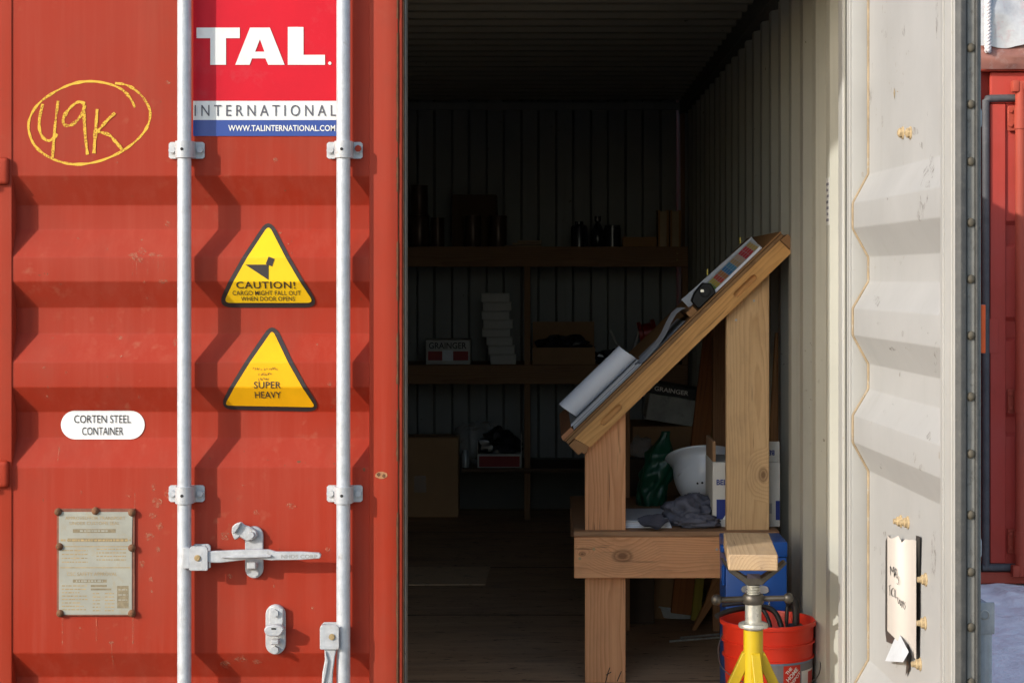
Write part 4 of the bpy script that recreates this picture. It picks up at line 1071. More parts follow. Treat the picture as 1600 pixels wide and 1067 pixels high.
# tape measure / black case
tp = empty('black_case', (sl(0.63, 0.021)[0], YF + 0.03, sl(0.63, 0.021)[1]), 'small glossy black case in front of the swatch book', 'case')
M['gloss_black'] = plain('gloss_black_plastic', (0.010, 0.010, 0.011), 0.38, 0, 0.1, 10, 0, spec=0.25)
plank('case_body', rounded([sl(0.5985, 0.021), sl(0.680, 0.021), sl(0.688, 0.055), sl(0.672, 0.076), sl(0.630, 0.072), sl(0.600, 0.060)], 0.010, 4), YF - 0.002, YF + 0.05, ang, M['gloss_black'], tp, bev=0.004)
c_ = sl(0.655, 0.050)
B().cyl((c_[0], YF - 0.001, c_[1]), (c_[0], YF - 0.010, c_[1]), 0.020, 0.016, n=24, bev=0.003).build('case_hub', 'gloss_black', tp, smooth=40)
B().box(c_[0] - 0.016, c_[0] - 0.004, YF - 0.0112, YF - 0.0095, c_[1] - 0.002, c_[1] + 0.007, 0.002).build('case_plate', plain('bright_plate', (0.85, 0.85, 0.83), 0.15, 0.8, 0.02, 10, 0), tp)  # small bright plate on the case hub

# ------------------------------------------------------------------ things on the lower shelf
zsh = ZS + 0.0008
pad = empty('paper_pad', (X(1010, 1.25), 1.28, zsh), 'white paper pad lying on the bench shelf beside the grey cap', 'pad')
for i in range(4):
    o = 0.004 * ((i * 5) % 3)
    B().box(X(968, 1.25) + o, X(1049, 1.25) - 0.003 * i, 1.235 + o, 1.56, zsh + i * 0.0066, zsh + i * 0.0066 + 0.0060, 0.001).build('pad_leaves', 'cool_paper' if i < 3 else 'grey_paper', pad)
M['cap'] = plain('grey_cap_cloth', (0.115, 0.115, 0.14), 0.9, 0, 0.2, 25, 0.5, 300, spec=0.1)
capo = empty('cloth_cap', (X(1075, 1.3), 1.32, zsh), 'crumpled dark grey cloth cap on the bench shelf', 'cap')
def lump(center, sc, seed, amp=0.18, n=28, flat=None, crease=0.0):
    t = bmesh.new(); bmesh.ops.create_uvsphere(t, u_segments=n, v_segments=n // 2, radius=1)
    for v in t.verts:
        d = v.co.normalized(); k = 1 + amp * mnoise.fractal(d * 1.7 + Vector((seed, 0, 0)), 1.0, 2.0, 4) - crease * abs(mnoise.noise(d * 3.1 + Vector((seed, 5, 0))))
        v.co = Vector((d.x * sc[0] * k, d.y * sc[1] * k, d.z * sc[2] * k))
    for v in t.verts:
        v.co += Vector(center)
        if flat is not None and v.co.z < flat: v.co.z = flat
    return t
cx_ = X(1075, 1.32)
B().add(lump((cx_ + 0.005, 1.36, zsh + 0.030), (0.108, 0.11, 0.070), 3, 0.22, 56, zsh, 0.55)).build('cap_crown', 'cap', capo, smooth=180)
b = B(); rows = []
for j in range(7):
    t = j / 6; row = []
    for i in range(11):
        a = math.radians(-55 + 110 * i / 10); rr = 0.06 + 0.085 * t
        row.append((cx_ - 0.035 - rr * math.cos(a), 1.27 - 0.02 * t + rr * math.sin(a) * 0.9, zsh + 0.046 - 0.014 * t - 0.022 * abs(math.sin(a)) + 0.004 * math.sin(i * 2.1 + j)))
    rows.append(row)
b.grid(rows); b.grid([[(p[0], p[1], p[2] - 0.006) for p in r] for r in rows]); b.build('cap_bill', 'cap', capo, smooth=180)
B().add(lump((X(1092, 1.25), 1.245, zsh + 0.021), (0.080, 0.035, 0.028), 9, 0.25, 48, zsh, 0.5)).build('cap_band', 'cap', capo, smooth=180)
# hard hat, upside down
hat = empty('hard_hat', (X(1104, 1.80), 1.80, zsh + 0.105), 'white hard hat lying upside down behind the grey cap', 'hard hat')
M['hat'] = plain('white_hat_plastic', (0.72, 0.74, 0.78), 0.28, 0, 0.03, 6, 0.03, spec=0.5)
hx, hy, hz0 = X(1104, 1.80), 1.80, zsh + 0.026
b = B(); rows = []
for j in range(19):
    t = j / 18; row = []
    for k in range(49):
        a = 2 * math.pi * k / 48
        if t < 0.8:
            u = t / 0.8 * math.pi / 2; r = math.sin(u) ** 0.62; h = 0.138 * (1 - math.cos(u) ** 0.9)
        else:
            u = (t - 0.8) / 0.2; vis = 0.5 + 0.5 * math.cos(a - math.radians(215)); r = 1 + u * (0.05 + 0.24 * vis ** 3); h = 0.138 + u * (0.010 + 0.012 * vis)
        rad = (0.124, 0.142)
        row.append((hx + rad[0] * r * math.cos(a), hy + rad[1] * r * math.sin(a), hz0 + h + 0.010 * math.cos(a)))
    rows.append(row)
b.grid(rows); bmesh.ops.remove_doubles(b.bm, verts=b.bm.verts[:], dist=0.0004)
ho = b.build('hat_shell', 'hat', hat, smooth=50)
sd = ho.modifiers.new('thickness', 'SOLIDIFY'); sd.thickness = 0.003
for a in (245, 255, 267):
    ar = math.radians(a); r = 0.80
    B().sphere((hx + 0.124 * r * math.cos(ar), hy + 0.142 * r * math.sin(ar) + 0.001, hz0 + 0.034), 0.0046, 8).build('vent_hole', 'dark', hat)
b = B(); b.tube([(hx + 0.124 * math.cos(a) * s_, hy + 0.142 * math.sin(a) * s_, hz0 + h) for a, h, s_ in [(math.radians(x), 0.075 + 0.035 * math.sin(math.radians((x - 205) * 1.5)), 0.965) for x in range(205, 326, 8)]], 0.0035, 6); b.build('shell_ridge', 'hat', hat, smooth=180)
hat.rotation_euler = (math.radians(-22), 0, 0)
# white and blue carton
M['carton_white'] = plain('white_carton_card', (0.62, 0.59, 0.52), 0.75, 0, 0.08, 8, 0.2, 60, dirt=(0.40, 0.33, 0.24), dirt_amt=0.4)
M['carton_brown'] = plain('brown_carton_card', (0.30, 0.17, 0.085), 0.85, 0, 0.12, 7, 0.2, 60)
M['navy'] = plain('navy_print', (0.018, 0.035, 0.20), 0.6, 0, 0.1, 20, 0)
yb_ = 1.262
bel = empty('white_carton', (X(1167, yb_), yb_ + 0.14, zsh), 'white carton with navy print standing behind the right bench leg', 'carton')
bx0, bx1 = X(1113.5, yb_), X(1219, yb_); bzt = Z(722, yb_)
B().box(bx0, bx1, yb_, yb_ + 0.28, zsh, bzt, 0.002).build('carton_body', 'carton_white', bel)
B().box(X(1197, yb_), bx1 - 0.001, yb_ + 0.006, yb_ + 0.012, bzt + 0.0005, Z(690, yb_), 0.001).build('carton_flap', 'carton_white', bel)
B().box(X(1114, yb_), X(1119, yb_), yb_ + 0.015, yb_ + 0.27, bzt + 0.0005, Z(690, yb_), 0.001).build('carton_flap', 'carton_brown', bel)
def ftxt(body, x0, y0, x1, y1, y, bold=0.0, rot=0.0): return fit(text2d(body, bold), X(x0, y), Z(y1, y), X(x1, y), Z(y0, y), rot)
def frect(x0, y0, x1, y1, y): return [(X(x0, y), Z(y0, y)), (X(x1, y), Z(y0, y)), (X(x1, y), Z(y1, y)), (X(x0, y), Z(y1, y))], [(0, 1, 2, 3)]
flat('navy_lettering', ftxt('BELL', 1119.5, 749, 1141, 757.5, yb_, 0.03), yb_ - 0.001, 'navy', bel)
flat('navy_panel', frect(1119.5, 780, 1141, 811, yb_), yb_ - 0.001, 'navy', bel)
flat('navy_lettering', ftxt('BELL', 1191, 703, 1210, 711, yb_ + 0.006, 0.03, math.pi), yb_ + 0.004, 'navy', bel)
flat('navy_panel', frect(1212, 782, 1218.5, 812, yb_), yb_ - 0.001, 'navy', bel)
flat('barcode', merge(*[frect(1200 + i * 1.1, 786, 1200.5 + i * 1.1, 802, yb_) for i in range(6)]), yb_ - 0.0012, 'grey_print', bel)
flat('white_mark', pv([(X(1129, yb_), Z(811, yb_)), (X(1136, yb_), Z(811, yb_)), (X(1136, yb_), Z(800, yb_))]), yb_ - 0.0020, 'white_label', bel)
# green plastic bag
M['green'] = plain('green_plastic_film', (0.007, 0.062, 0.034), 0.36, 0, 0.3, 12, 0.5, 60, spec=0.4)
gx, gy = X(1030, 1.86), 1.87
b = B(); t = bmesh.new(); rows = []
for j in range(45):
    s_ = j / 44; row = []
    rad = 0.050 + 0.012 * math.sin(s_ * math.pi)
    if s_ > 0.72: rad = 0.055 - 0.040 * math.sin((s_ - 0.72) / 0.28 * math.pi / 2)
    for k in range(49):
        a = 2 * math.pi * k / 48; w_ = 1 + 0.30 * mnoise.noise(Vector((math.cos(a) * 2.2, math.sin(a) * 2.2, s_ * 6))) - 0.18 * abs(mnoise.noise(Vector((math.cos(a) * 3.4, math.sin(a) * 3.4, s_ * 5 + 9))))
        row.append((gx - 0.034 + 0.060 * s_ + rad * w_ * math.cos(a), gy + rad * 0.8 * w_ * math.sin(a), zsh + 0.275 * s_))
    rows.append(row)
b.grid(rows); b.bm.faces.new([v for v in b.bm.verts][-49:-1])
tag(b.build('green_bag', 'green', None, smooth=180, loc=(gx, gy, zsh)), 'dark green twisted plastic bag standing at the back of the bench shelf', 'bag')

# ------------------------------------------------------------------ behind the bench
def carton(name, label, x0, x1, y0, y1, z0, z1, mat, cat='carton', group=None, rot=0):
    e = empty(name, ((x0 + x1) / 2, (y0 + y1) / 2, z0), label, cat, group)
    B().box(x0, x1, y0, y1, z0 + 0.0008, z1, 0.003).build('carton_body', mat, e)
    b = B(); mx = (x0 + x1) / 2
    b.box(x0 + 0.003, mx - 0.002, y0 + 0.003, y1 - 0.003, z1 + 0.0002, z1 + 0.0035); b.build('carton_flap', mat, e)
    b = B(); b.box(mx + 0.002, x1 - 0.003, y0 + 0.003, y1 - 0.003, z1 + 0.0002, z1 + 0.0035); b.build('carton_flap', mat, e)
    e.rotation_euler = (0, 0, rot)
    return e
yk = 2.35
kz = Z(666, yk)
carton('brown_carton', 'tall brown carton behind the bench under the black-lidded box', X(988, yk), X(1084, yk), yk, yk + 0.36, 0.0, kz - 0.004, 'carton_brown')
gr = empty('flat_carton', (X(1045, yk), yk + 0.15, kz), 'white carton with black lettered lid tilted on the tall brown carton', 'carton')
gr.rotation_euler = (0, math.radians(9), 0)
b = B().box(X(1008, yk), X(1088, yk), yk + 0.02, yk + 0.27, kz + 0.012, kz + 0.118, 0.002); b.build('carton_body', plain('printed_white_card', (0.36, 0.37, 0.36), 0.7, 0, 0.3, 14, 0.1, dirt=(0.12, 0.12, 0.12)), gr)
b = B().box(X(1006, yk), X(1090, yk), yk + 0.015, yk + 0.275, kz + 0.120, kz + 0.162, 0.002); b.build('carton_lid', plain('black_card_lid', (0.03, 0.03, 0.032), 0.6), gr)
flat('lid_lettering', fit(text2d('GRAINGER', 0.02), X(1014, yk), kz + 0.132, X(1068, yk), kz + 0.150), yk + 0.0135, 'sign_white', gr)
def lean_board(name, label, p0, p1, w, th, y0, mat, tilt=0.0):
    p0, p1 = Vector(p0), Vector(p1); d = (p1 - p0).normalized(); n = Vector((-d.y, d.x)) * w / 2
    e = empty(name, (p0.x, y0, p0.y), label, 'board')
    plank('board', [tuple(p0 + n), tuple(p0 - n), tuple(p1 - n), tuple(p1 + n)], y0, y0 + th, math.atan2(d.y, d.x), mat, e)
    e.rotation_euler = (0, 0, 0)
    return e
yq = 2.26
lean_board('leaning_board', 'dark orange plank leaning behind the bench with screw heads', (X(1068, yq), 0.035), (X(1122, yq), Z(505, yq)), 0.10, 0.035, yq, wood('orange_board', (0.33, 0.115, 0.035), (0.20, 0.065, 0.02), 8, stain=0.3))
lean_board('leaning_board', 'narrow yellow-green strip leaning beside the dark orange plank', (X(1085, yq), 0.02), (X(1125, yq), Z(610, yq)), 0.035, 0.03, yq - 0.05, wood('yellow_strip', (0.30, 0.24, 0.035), (0.20, 0.15, 0.02), 8, stain=0.2))
lean_board('leaning_board', 'brown board leaning on the side wall right of the bench leg', (X(1196, 1.6), 0.04), (X(1222, 1.6), Z(520, 1.6)), 0.06, 0.03, 1.55, wood('brown_board', (0.30, 0.15, 0.06), (0.19, 0.085, 0.03), 9, stain=0.3))
cb = empty('clear_bag', (X(1005, 2.42), 2.42, 0.0), 'crumpled clear plastic bag on a dark box behind the left bench leg', 'bag')
# plain dark box carrying it
dk = B().box(X(982, 2.27), X(1022, 2.27), 2.255, 2.345, 0.0, Z(716, 2.27), 0.003)
dko = dk.build('dark_box', plain('dark_card', (0.07, 0.045, 0.03), 0.8), None, loc=(X(1002, 2.27), 2.3, 0)); tag(dko, 'narrow dark box behind the left bench leg carrying the clear bag', 'box')
cb.location = (X(1002, 2.27), 2.3, Z(716, 2.27)); LOC[cb] = Vector(cb.location)
M['film'] = plain('clear_plastic_film', (0.55, 0.56, 0.56), 0.15, 0, 0.1, 30, 0.6, 40, spec=0.7, Alpha=0.35)
B().add(lump((X(1003, 2.27), 2.30, Z(716, 2.27) + 0.036), (0.055, 0.042, 0.042), 12, 0.45, 28, Z(716, 2.27) + 0.001)).build('bag_film', 'film', cb, smooth=180)

# things on the floor under and behind the bench
M['pan'] = galv('galvanised_pan_steel', (0.50, 0.51, 0.51), 0.1, 0.4)
yp = 2.42
b = B().lathe([(0.0, 0.006), (0.098, 0.006), (0.108, 0.045), (0.114, 0.046), (0.113, 0.052), (0.104, 0.05), (0.100, 0.012), (0.0, 0.0105)], (X(1062, yp), yp, 0.0), 40)
tag(b.build('metal_pan', 'pan', None, smooth=40, loc=(X(1062, yp), yp, 0)), 'round shallow galvanised pan on the floor under the bench', 'pan')
yg = yp + 0.16
b = B(); b.box(X(1078, yg), X(1104, yg), yg, yg + 0.07, 0.0, 0.075, 0.006).cyl((X(1066, yg), yg + 0.03, 0.09), (X(1066, yg), yg + 0.03, 0.13), 0.012)
b.box(X(1060, yg), X(1078, yg), yg + 0.01, yg + 0.06, 0.0, 0.09, 0.006)
tag(b.build('grey_fitting', plain('grey_cast_fitting', (0.22, 0.22, 0.21), 0.5, 0.4, 0.2, 30), None, smooth=35, loc=(X(1080, yg), yg, 0)), 'small grey metal fitting behind the round pan', 'fitting')
ys_ = yfloor(986)
e = empty('wood_stake', (X(1086, ys_), ys_, 0), 'thin orange-brown wooden stake leaning under the bench', 'stake')
plank('stake', Q([(1081, 985), (1087, 985), (1113, 945), (1132, 890), (1118, 890), (1102, 940)], ys_), ys_, ys_ + 0.03, math.radians(55), wood('stake_wood', (0.36, 0.17, 0.07), (0.24, 0.10, 0.035), 8), e, 0.001)
for i, (pa, pb, py, lab) in enumerate(((1063, 1150, 998, 'upper of two thin steel rods lying on the floor'), (1046, 1150, 1003.5, 'lower of two thin steel rods lying on the floor'))):
    yy = yfloor(py); b = B().cyl((X(pa, yy), yy, 0.005), (X(pb, yy) , yy + 0.10, 0.005), 0.0045, n=10)
    tag(b.build('steel_rod', M['bolt'], None, smooth=40, loc=(X(pa, yy), yy, 0)), lab, 'rod')
yv = 2.55
lean_board('spirit_level', 'dull yellow strip standing on the floor behind the round pan', (X(1050, yv), 0.03), (X(1046, yv), 0.42), 0.045, 0.02, yv, plain('dull_yellow', (0.28, 0.22, 0.03), 0.5))
# cardboard sheet on the floor
y0_, y1_ = yfloor(915), yfloor(887)
b = B(); b.prismz([(X(600, y0_), y0_), (X(758, y0_), y0_ + 0.01), (X(766, y1_), y1_), (X(600, y1_), y1_)], 0.0018, 0.006)
tag(b.build('cardboard_sheet', plain('floor_cardboard', (0.66, 0.47, 0.29), 0.85, 0, 0.15, 6, dirt=(0.04, 0.03, 0.02), dirt_amt=0.8), None, loc=(X(690, y0_), y0_, 0.0018)), 'flat brown cardboard sheet lying on the container floor', 'cardboard')

# ------------------------------------------------------------------ shelving along the end wall
YS = 5.33
shv = empty('shelving_rack', (X(850, YS), YS + 0.25, 0), 'dark timber shelving rack across the end of the container', 'shelving')
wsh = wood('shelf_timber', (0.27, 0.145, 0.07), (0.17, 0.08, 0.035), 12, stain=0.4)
xl, xr = X(560, YS), X(1075, YS)
lv = []
for a, c in ((385.5, 417), (570, 600)):
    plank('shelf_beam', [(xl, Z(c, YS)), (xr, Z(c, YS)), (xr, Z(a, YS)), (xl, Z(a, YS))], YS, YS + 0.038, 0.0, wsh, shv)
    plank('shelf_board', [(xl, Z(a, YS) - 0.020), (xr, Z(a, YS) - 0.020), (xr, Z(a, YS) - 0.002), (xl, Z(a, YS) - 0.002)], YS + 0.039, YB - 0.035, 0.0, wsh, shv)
    lv.append(Z(a, YS) - 0.0015)
zlow = Z(732, YS)
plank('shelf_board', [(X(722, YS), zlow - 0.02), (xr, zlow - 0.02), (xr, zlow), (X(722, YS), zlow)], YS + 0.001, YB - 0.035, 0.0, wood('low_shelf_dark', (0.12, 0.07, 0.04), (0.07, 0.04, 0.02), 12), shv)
for px in (560, 824, 1070):
    x = X(px, YS + 0.06); plank('shelf_post', [(x - 0.017, 0), (x + 0.017, 0), (x + 0.017, lv[0] - 0.02), (x - 0.017, lv[0] - 0.02)], YS + 0.040, YS + 0.078, math.pi / 2, wsh, shv)
plank('shelf_post', [(X(1065, YS + .45), lv[0] + 0.002), (X(1070, YS + .45), lv[0] + 0.002), (X(1070, YS + .45), ZC - 0.08), (X(1063, YS + .45), ZC - 0.08)], YS + 0.44, YS + 0.48, math.pi / 2, wsh, shv)
for py in (396, 406): B().sphere((X(1058, YS), YS - 0.001, Z(py, YS)), 0.006, 8).build('nail_head', M['brass'], shv)

zt1, zt2 = lv[0] + 0.0006, lv[1] + 0.0006
M['can_steel'] = plain('dark_tinned_can', (0.09, 0.055, 0.04), 0.34, 0.4, 0.2, 20, 0.05)
def tin(px0, px1, py0, y, zb, label, group=None):
    x0, x1 = X(px0, y), X(px1, y); r = (x1 - x0) / 2; c = ((x0 + x1) / 2, y + r, zb); h = Z(py0, y) - zb
    b = B().lathe([(0, 0.002), (r * 0.96, 0.002), (r, 0.0), (r * 1.02, 0.006), (r * 0.97, 0.012), (r * 0.97, h - 0.012), (r * 1.02, h - 0.007), (r, h), (r * 0.93, h), (r * 0.92, h - 0.006), (0, h - 0.006)], c, 28)
    return tag(b.build('paint_can', 'can_steel', None, smooth=35, loc=(c[0], c[1], zb)), label, 'can', group)
tin(638, 670, 336, YS + 0.06, zt1, 'dark metal can at the left end of the top shelf, under another can')
tin(640, 668, 289, YS + 0.065, zt1 + (Z(336, YS + 0.06) - zt1) + 0.001, 'dark metal can stacked on another can at the left end of the top shelf')
tin(672, 694, 340, YS + 0.10, zt1, 'small dark can right of the stacked pair on the top shelf')
tin(724, 752, 336, YS + 0.05, zt1, 'dark can in the middle of the top shelf left group')
tin(764, 792, 337, YS + 0.05, zt1, 'rightmost dark can of the top shelf left group')
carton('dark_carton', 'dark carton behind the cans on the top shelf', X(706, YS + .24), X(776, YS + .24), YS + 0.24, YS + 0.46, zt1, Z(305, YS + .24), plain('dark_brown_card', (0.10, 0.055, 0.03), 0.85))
M['dark_bottle'] = plain('dark_bottle_plastic', (0.025, 0.025, 0.032), 0.25, 0, 0.1, 10, 0, spec=0.6)
for i, (px, w, h, wd) in enumerate(((905, 26, 345, 'leftmost'), (934, 24, 338, 'second'), (957, 26, 352, 'third'))):
    y = YS + 0.12 + 0.04 * (i % 2); r = w / S(y) / 2; H = Z(h, y) - zt1
    pr_v = ([(0, 0.0), (r, 0.001), (r, H * 0.7), (r * 0.9, H * 0.8), (r * 0.5, H * 0.86), (r * 0.5, H * 0.97), (0, H * 0.97)],
            [(0, 0.0), (r * 0.8, 0.001), (r, H * 0.1), (r * 0.95, H * 0.5), (r * 0.6, H * 0.62), (r * 0.28, H * 0.80), (r * 0.42, H * 0.84), (r * 0.42, H), (0, H)],
            [(0, 0.0), (r, 0.001), (r, H * 0.88), (r * 0.93, H * 0.90), (r * 0.93, H), (0, H)])[i]
    b = B().lathe(pr_v, (X(px, y), y, zt1), 24)
    tag(b.build('dark_bottle', 'dark_bottle', None, smooth=40, loc=(X(px, y), y, zt1)), wd + ' of three dark containers on the right half of the top shelf', 'bottle', 'dark bottles on the top shelf')
b = B(); z = zt1
tr = empty('thin_tray', (X(818, YS), YS + 0.1, zt1), 'thin pale boards lying flat in the middle of the top shelf', 'board')
for i, (a, c) in enumerate(((788, 846), (800, 845), (808, 846))):
    B().box(X(a, YS), X(c, YS), YS + 0.05 + 0.01 * i, YS + 0.22, zt1 + i * 0.013, zt1 + i * 0.013 + 0.011, 0.001).build('thin_board', wood('pale_thin_board', (0.36, 0.26, 0.17), (0.25, 0.17, 0.10), 12), tr)
wt_ = empty('wooden_tray', (X(1000, YS), YS + 0.1, zt1), 'low wooden tray beside the upright books on the top shelf', 'tray')
wtm = wood('tray_wood', (0.36, 0.19, 0.07), (0.24, 0.11, 0.04), 10)
B().box(X(974, YS), X(1027, YS), YS + 0.04, YS + 0.052, zt1, zt1 + 0.056, 0.001).build('tray_front', wtm, wt_)
B().box(X(974, YS), X(1027, YS), YS + 0.20, YS + 0.212, zt1, zt1 + 0.056, 0.001).build('tray_back', wtm, wt_)
B().box(X(974, YS), X(1027, YS), YS + 0.053, YS + 0.199, zt1, zt1 + 0.010, 0.001).build('tray_base', wtm, wt_)
for i, (a, c, lab) in enumerate(((1029, 1046, 'left of two upright tan books at the right end of the top shelf'), (1048, 1065, 'right of two upright tan books at the right end of the top shelf'))):
    e = empty('upright_book', (X(a, YS), YS + 0.1, zt1), lab, 'book')
    x0, x1 = X(a, YS), X(c, YS); zz = Z(328, YS)
    B().box(x0, x0 + 0.012, YS + 0.05, YS + 0.22, zt1, zz, 0.001).build('book_cover', wtm, e)
    B().box(x1 - 0.012, x1, YS + 0.05, YS + 0.22, zt1, zz, 0.001).build('book_cover', wtm, e)
    B().box(x0 + 0.0125, x1 - 0.0125, YS + 0.054, YS + 0.216, zt1 + 0.002, zz - 0.006).build('book_pages', plain('yellowed_pages', (0.42, 0.32, 0.20), 0.8), e)
# middle shelf
yg2 = YS + 0.05
gb = empty('supply_carton', (X(700, yg2), yg2 + 0.1, zt2), 'white carton with red band and black lettering on the middle shelf', 'carton')
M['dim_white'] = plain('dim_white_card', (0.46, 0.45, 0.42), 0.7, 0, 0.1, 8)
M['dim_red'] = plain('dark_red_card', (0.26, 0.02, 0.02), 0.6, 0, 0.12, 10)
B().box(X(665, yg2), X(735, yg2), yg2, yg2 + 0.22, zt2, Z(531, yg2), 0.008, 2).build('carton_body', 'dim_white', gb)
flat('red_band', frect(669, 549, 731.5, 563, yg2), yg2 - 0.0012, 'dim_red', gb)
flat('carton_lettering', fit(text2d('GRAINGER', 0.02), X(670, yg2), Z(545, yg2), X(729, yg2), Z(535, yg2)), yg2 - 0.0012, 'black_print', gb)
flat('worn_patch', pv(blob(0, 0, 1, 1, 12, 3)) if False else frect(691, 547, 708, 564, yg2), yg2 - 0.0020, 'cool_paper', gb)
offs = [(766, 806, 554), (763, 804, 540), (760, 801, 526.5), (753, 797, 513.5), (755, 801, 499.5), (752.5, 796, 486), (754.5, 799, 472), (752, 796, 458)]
zz0 = zt2
for i, (a, c, t) in enumerate(offs):
    y = YS + 0.07; z1 = Z(t, y)
    e = empty('small_box', ((X(a, y) + X(c, y)) / 2, y + 0.05, zz0), ('bottom', 'second from bottom', 'third from bottom', 'fourth from bottom', 'fourth from top', 'third from top', 'second from top', 'topmost')[i] + ' small white box of the stack on the middle shelf', 'box', 'stack of small white boxes')
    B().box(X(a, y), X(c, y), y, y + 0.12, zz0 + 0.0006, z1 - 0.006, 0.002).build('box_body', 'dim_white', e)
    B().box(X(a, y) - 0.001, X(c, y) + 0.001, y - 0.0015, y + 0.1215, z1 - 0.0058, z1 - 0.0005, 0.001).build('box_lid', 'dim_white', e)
    zz0 = z1
yo = YS + 0.06
ob = empty('open_carton', (X(880, yo), yo + 0.12, zt2), 'low open brown carton of dark fittings on the middle shelf', 'carton')
x0, x1 = X(832, yo), X(930, yo); zt = Z(543, yo)
B().box(x0, x1, yo, yo + 0.004, zt2, zt).build('carton_side', 'carton_brown', ob)
B().box(x0, x1, yo + 0.24, yo + 0.244, zt2, zt + 0.14).build('carton_side', 'carton_brown', ob)
for x in (x0, x1 - 0.004): B().box(x, x + 0.004, yo + 0.0045, yo + 0.2395, zt2, zt).build('carton_side', 'carton_brown', ob)
B().add(lump(((x0 + x1) / 2, yo + 0.12, zt - 0.01), (0.15, 0.10, 0.075), 21, 0.5, 32)).build('fittings_heap', M['dark_bottle'], ob, smooth=30)
# red pipe tool
M['tool_red'] = plain('red_tool_enamel', (0.30, 0.018, 0.014), 0.35, 0.1, 0.2, 20, 0.1)
yt = YS + 0.10; tx0 = X(1012, yt)
tool = empty('pipe_threader', (tx0, yt, zt2), 'red metal pipe tool with steel handles on the middle shelf right end', 'tool')
t = B(); c = Vector((tx0, yt, Z(520, yt)))
t.lathe([(0.045, -0.05), (0.07, -0.05), (0.07, -0.03), (0.055, -0.025), (0.055, 0.025), (0.07, 0.03), (0.07, 0.05), (0.045, 0.05), (0.045, -0.05)], c, 24, Matrix.Rotation(math.radians(78), 4, 'Y')).build('tool_head', 'tool_red', tool, smooth=40)
t = B(); t.cyl((X(985, yt), yt, zt2 + 0.008), (X(1000, yt), yt, Z(510, yt)), 0.009); t.cyl((X(1040, yt), yt + 0.02, zt2 + 0.008), (X(1030, yt), yt, Z(508, yt)), 0.010); t.cyl((X(963, yt), yt - 0.02, Z(535, yt)), (X(953, yt), yt - 0.02, Z(516, yt)), 0.008)
t.cyl((X(963, yt), yt - 0.02, Z(535, yt)), (X(990, yt), yt, Z(560, yt)), 0.008)
t.build('tool_handles', 'bolt', tool, smooth=40)
B().box(X(975, yt), X(1048, yt), yt - 0.05, yt + 0.06, zt2, zt2 + 0.012, 0.002).build('tool_base', 'tool_red', tool)
B().box(X(1020, yt), X(1028, yt), yt - 0.02, yt + 0.02, zt2 + 0.011, Z(545, yt), 0.002).build('tool_post', 'tool_red', tool)
b = B().add(lump((X(955, yt), yt + 0.02, zt2 + 0.035), (0.075, 0.06, 0.045), 33, 0.5, 28, zt2)); tag(b.build('fitting_heap', M['dark_bottle'], None, smooth=30, loc=(X(955, yt), yt, zt2)), 'dark heap of small fittings left of the red tool', 'fittings')
# low shelf and floor
yb2 = YS + 0.04
rb = empty('parts_bin', (X(780, yb2), yb2 + 0.1, zlow), 'white and red parts bin filled with dark parts on the lowest shelf', 'bin')
x0, x1 = X(746, yb2), X(815, yb2); zz = Z(709, yb2)
B().box(x0, x1, yb2, yb2 + 0.20, zlow + 0.0006, zz, 0.002).build('bin_body', 'dim_white', rb)
flat('red_band', frect(748.5, 712.5, 812, 729, yb2), yb2 - 0.0012, 'dim_red', rb)
B().box(x0, x0 + 0.004, yb2, yb2 + 0.2, zz + 0.0005, zz + 0.07).build('bin_side', 'dim_white', rb); B().box(x1 - 0.004, x1, yb2, yb2 + 0.2, zz + 0.0005, zz + 0.11).build('bin_side', 'dim_white', rb)
B().add(lump(((x0 + x1) / 2, yb2 + 0.1, zz + 0.045), (0.115, 0.09, 0.085), 44, 0.45, 28, zz + 0.0006)).build('bin_contents', M['dark_bottle'], rb, smooth=30)
b = B().add(lump((X(745, yb2 + .25), yb2 + 0.27, zlow + 0.12), (0.13, 0.09, 0.12), 51, 0.45, 32, zlow + 0.0006))
tag(b.build('clear_bag', 'film', None, smooth=180, loc=(X(745, yb2 + .25), yb2 + .27, zlow)), 'crumpled clear plastic bag behind the parts bin on the lowest shelf', 'bag')
yc2 = yfloor(808)
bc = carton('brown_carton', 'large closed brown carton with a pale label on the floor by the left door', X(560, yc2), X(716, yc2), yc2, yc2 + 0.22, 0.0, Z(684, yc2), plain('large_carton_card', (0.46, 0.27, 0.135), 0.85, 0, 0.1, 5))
flat('carton_label', frect(647, 743, 666, 769, yc2), yc2 - 0.0012, M['film'], bc)
b = B().lathe([(0, 0), (0.022, 0.001), (0.022, 0.07), (0.012, 0.09), (0.012, 0.10), (0, 0.10)], (X(727, yb2), yb2 + 0.03, zlow), 20)
tag(b.build('small_jar', plain('clear_jar', (0.30, 0.33, 0.34), 0.1, 0, 0.1, 10, 0, spec=0.8), None, smooth=40, loc=(X(727, yb2), yb2 + 0.03, zlow)), 'small jar left of the red parts bin', 'jar')

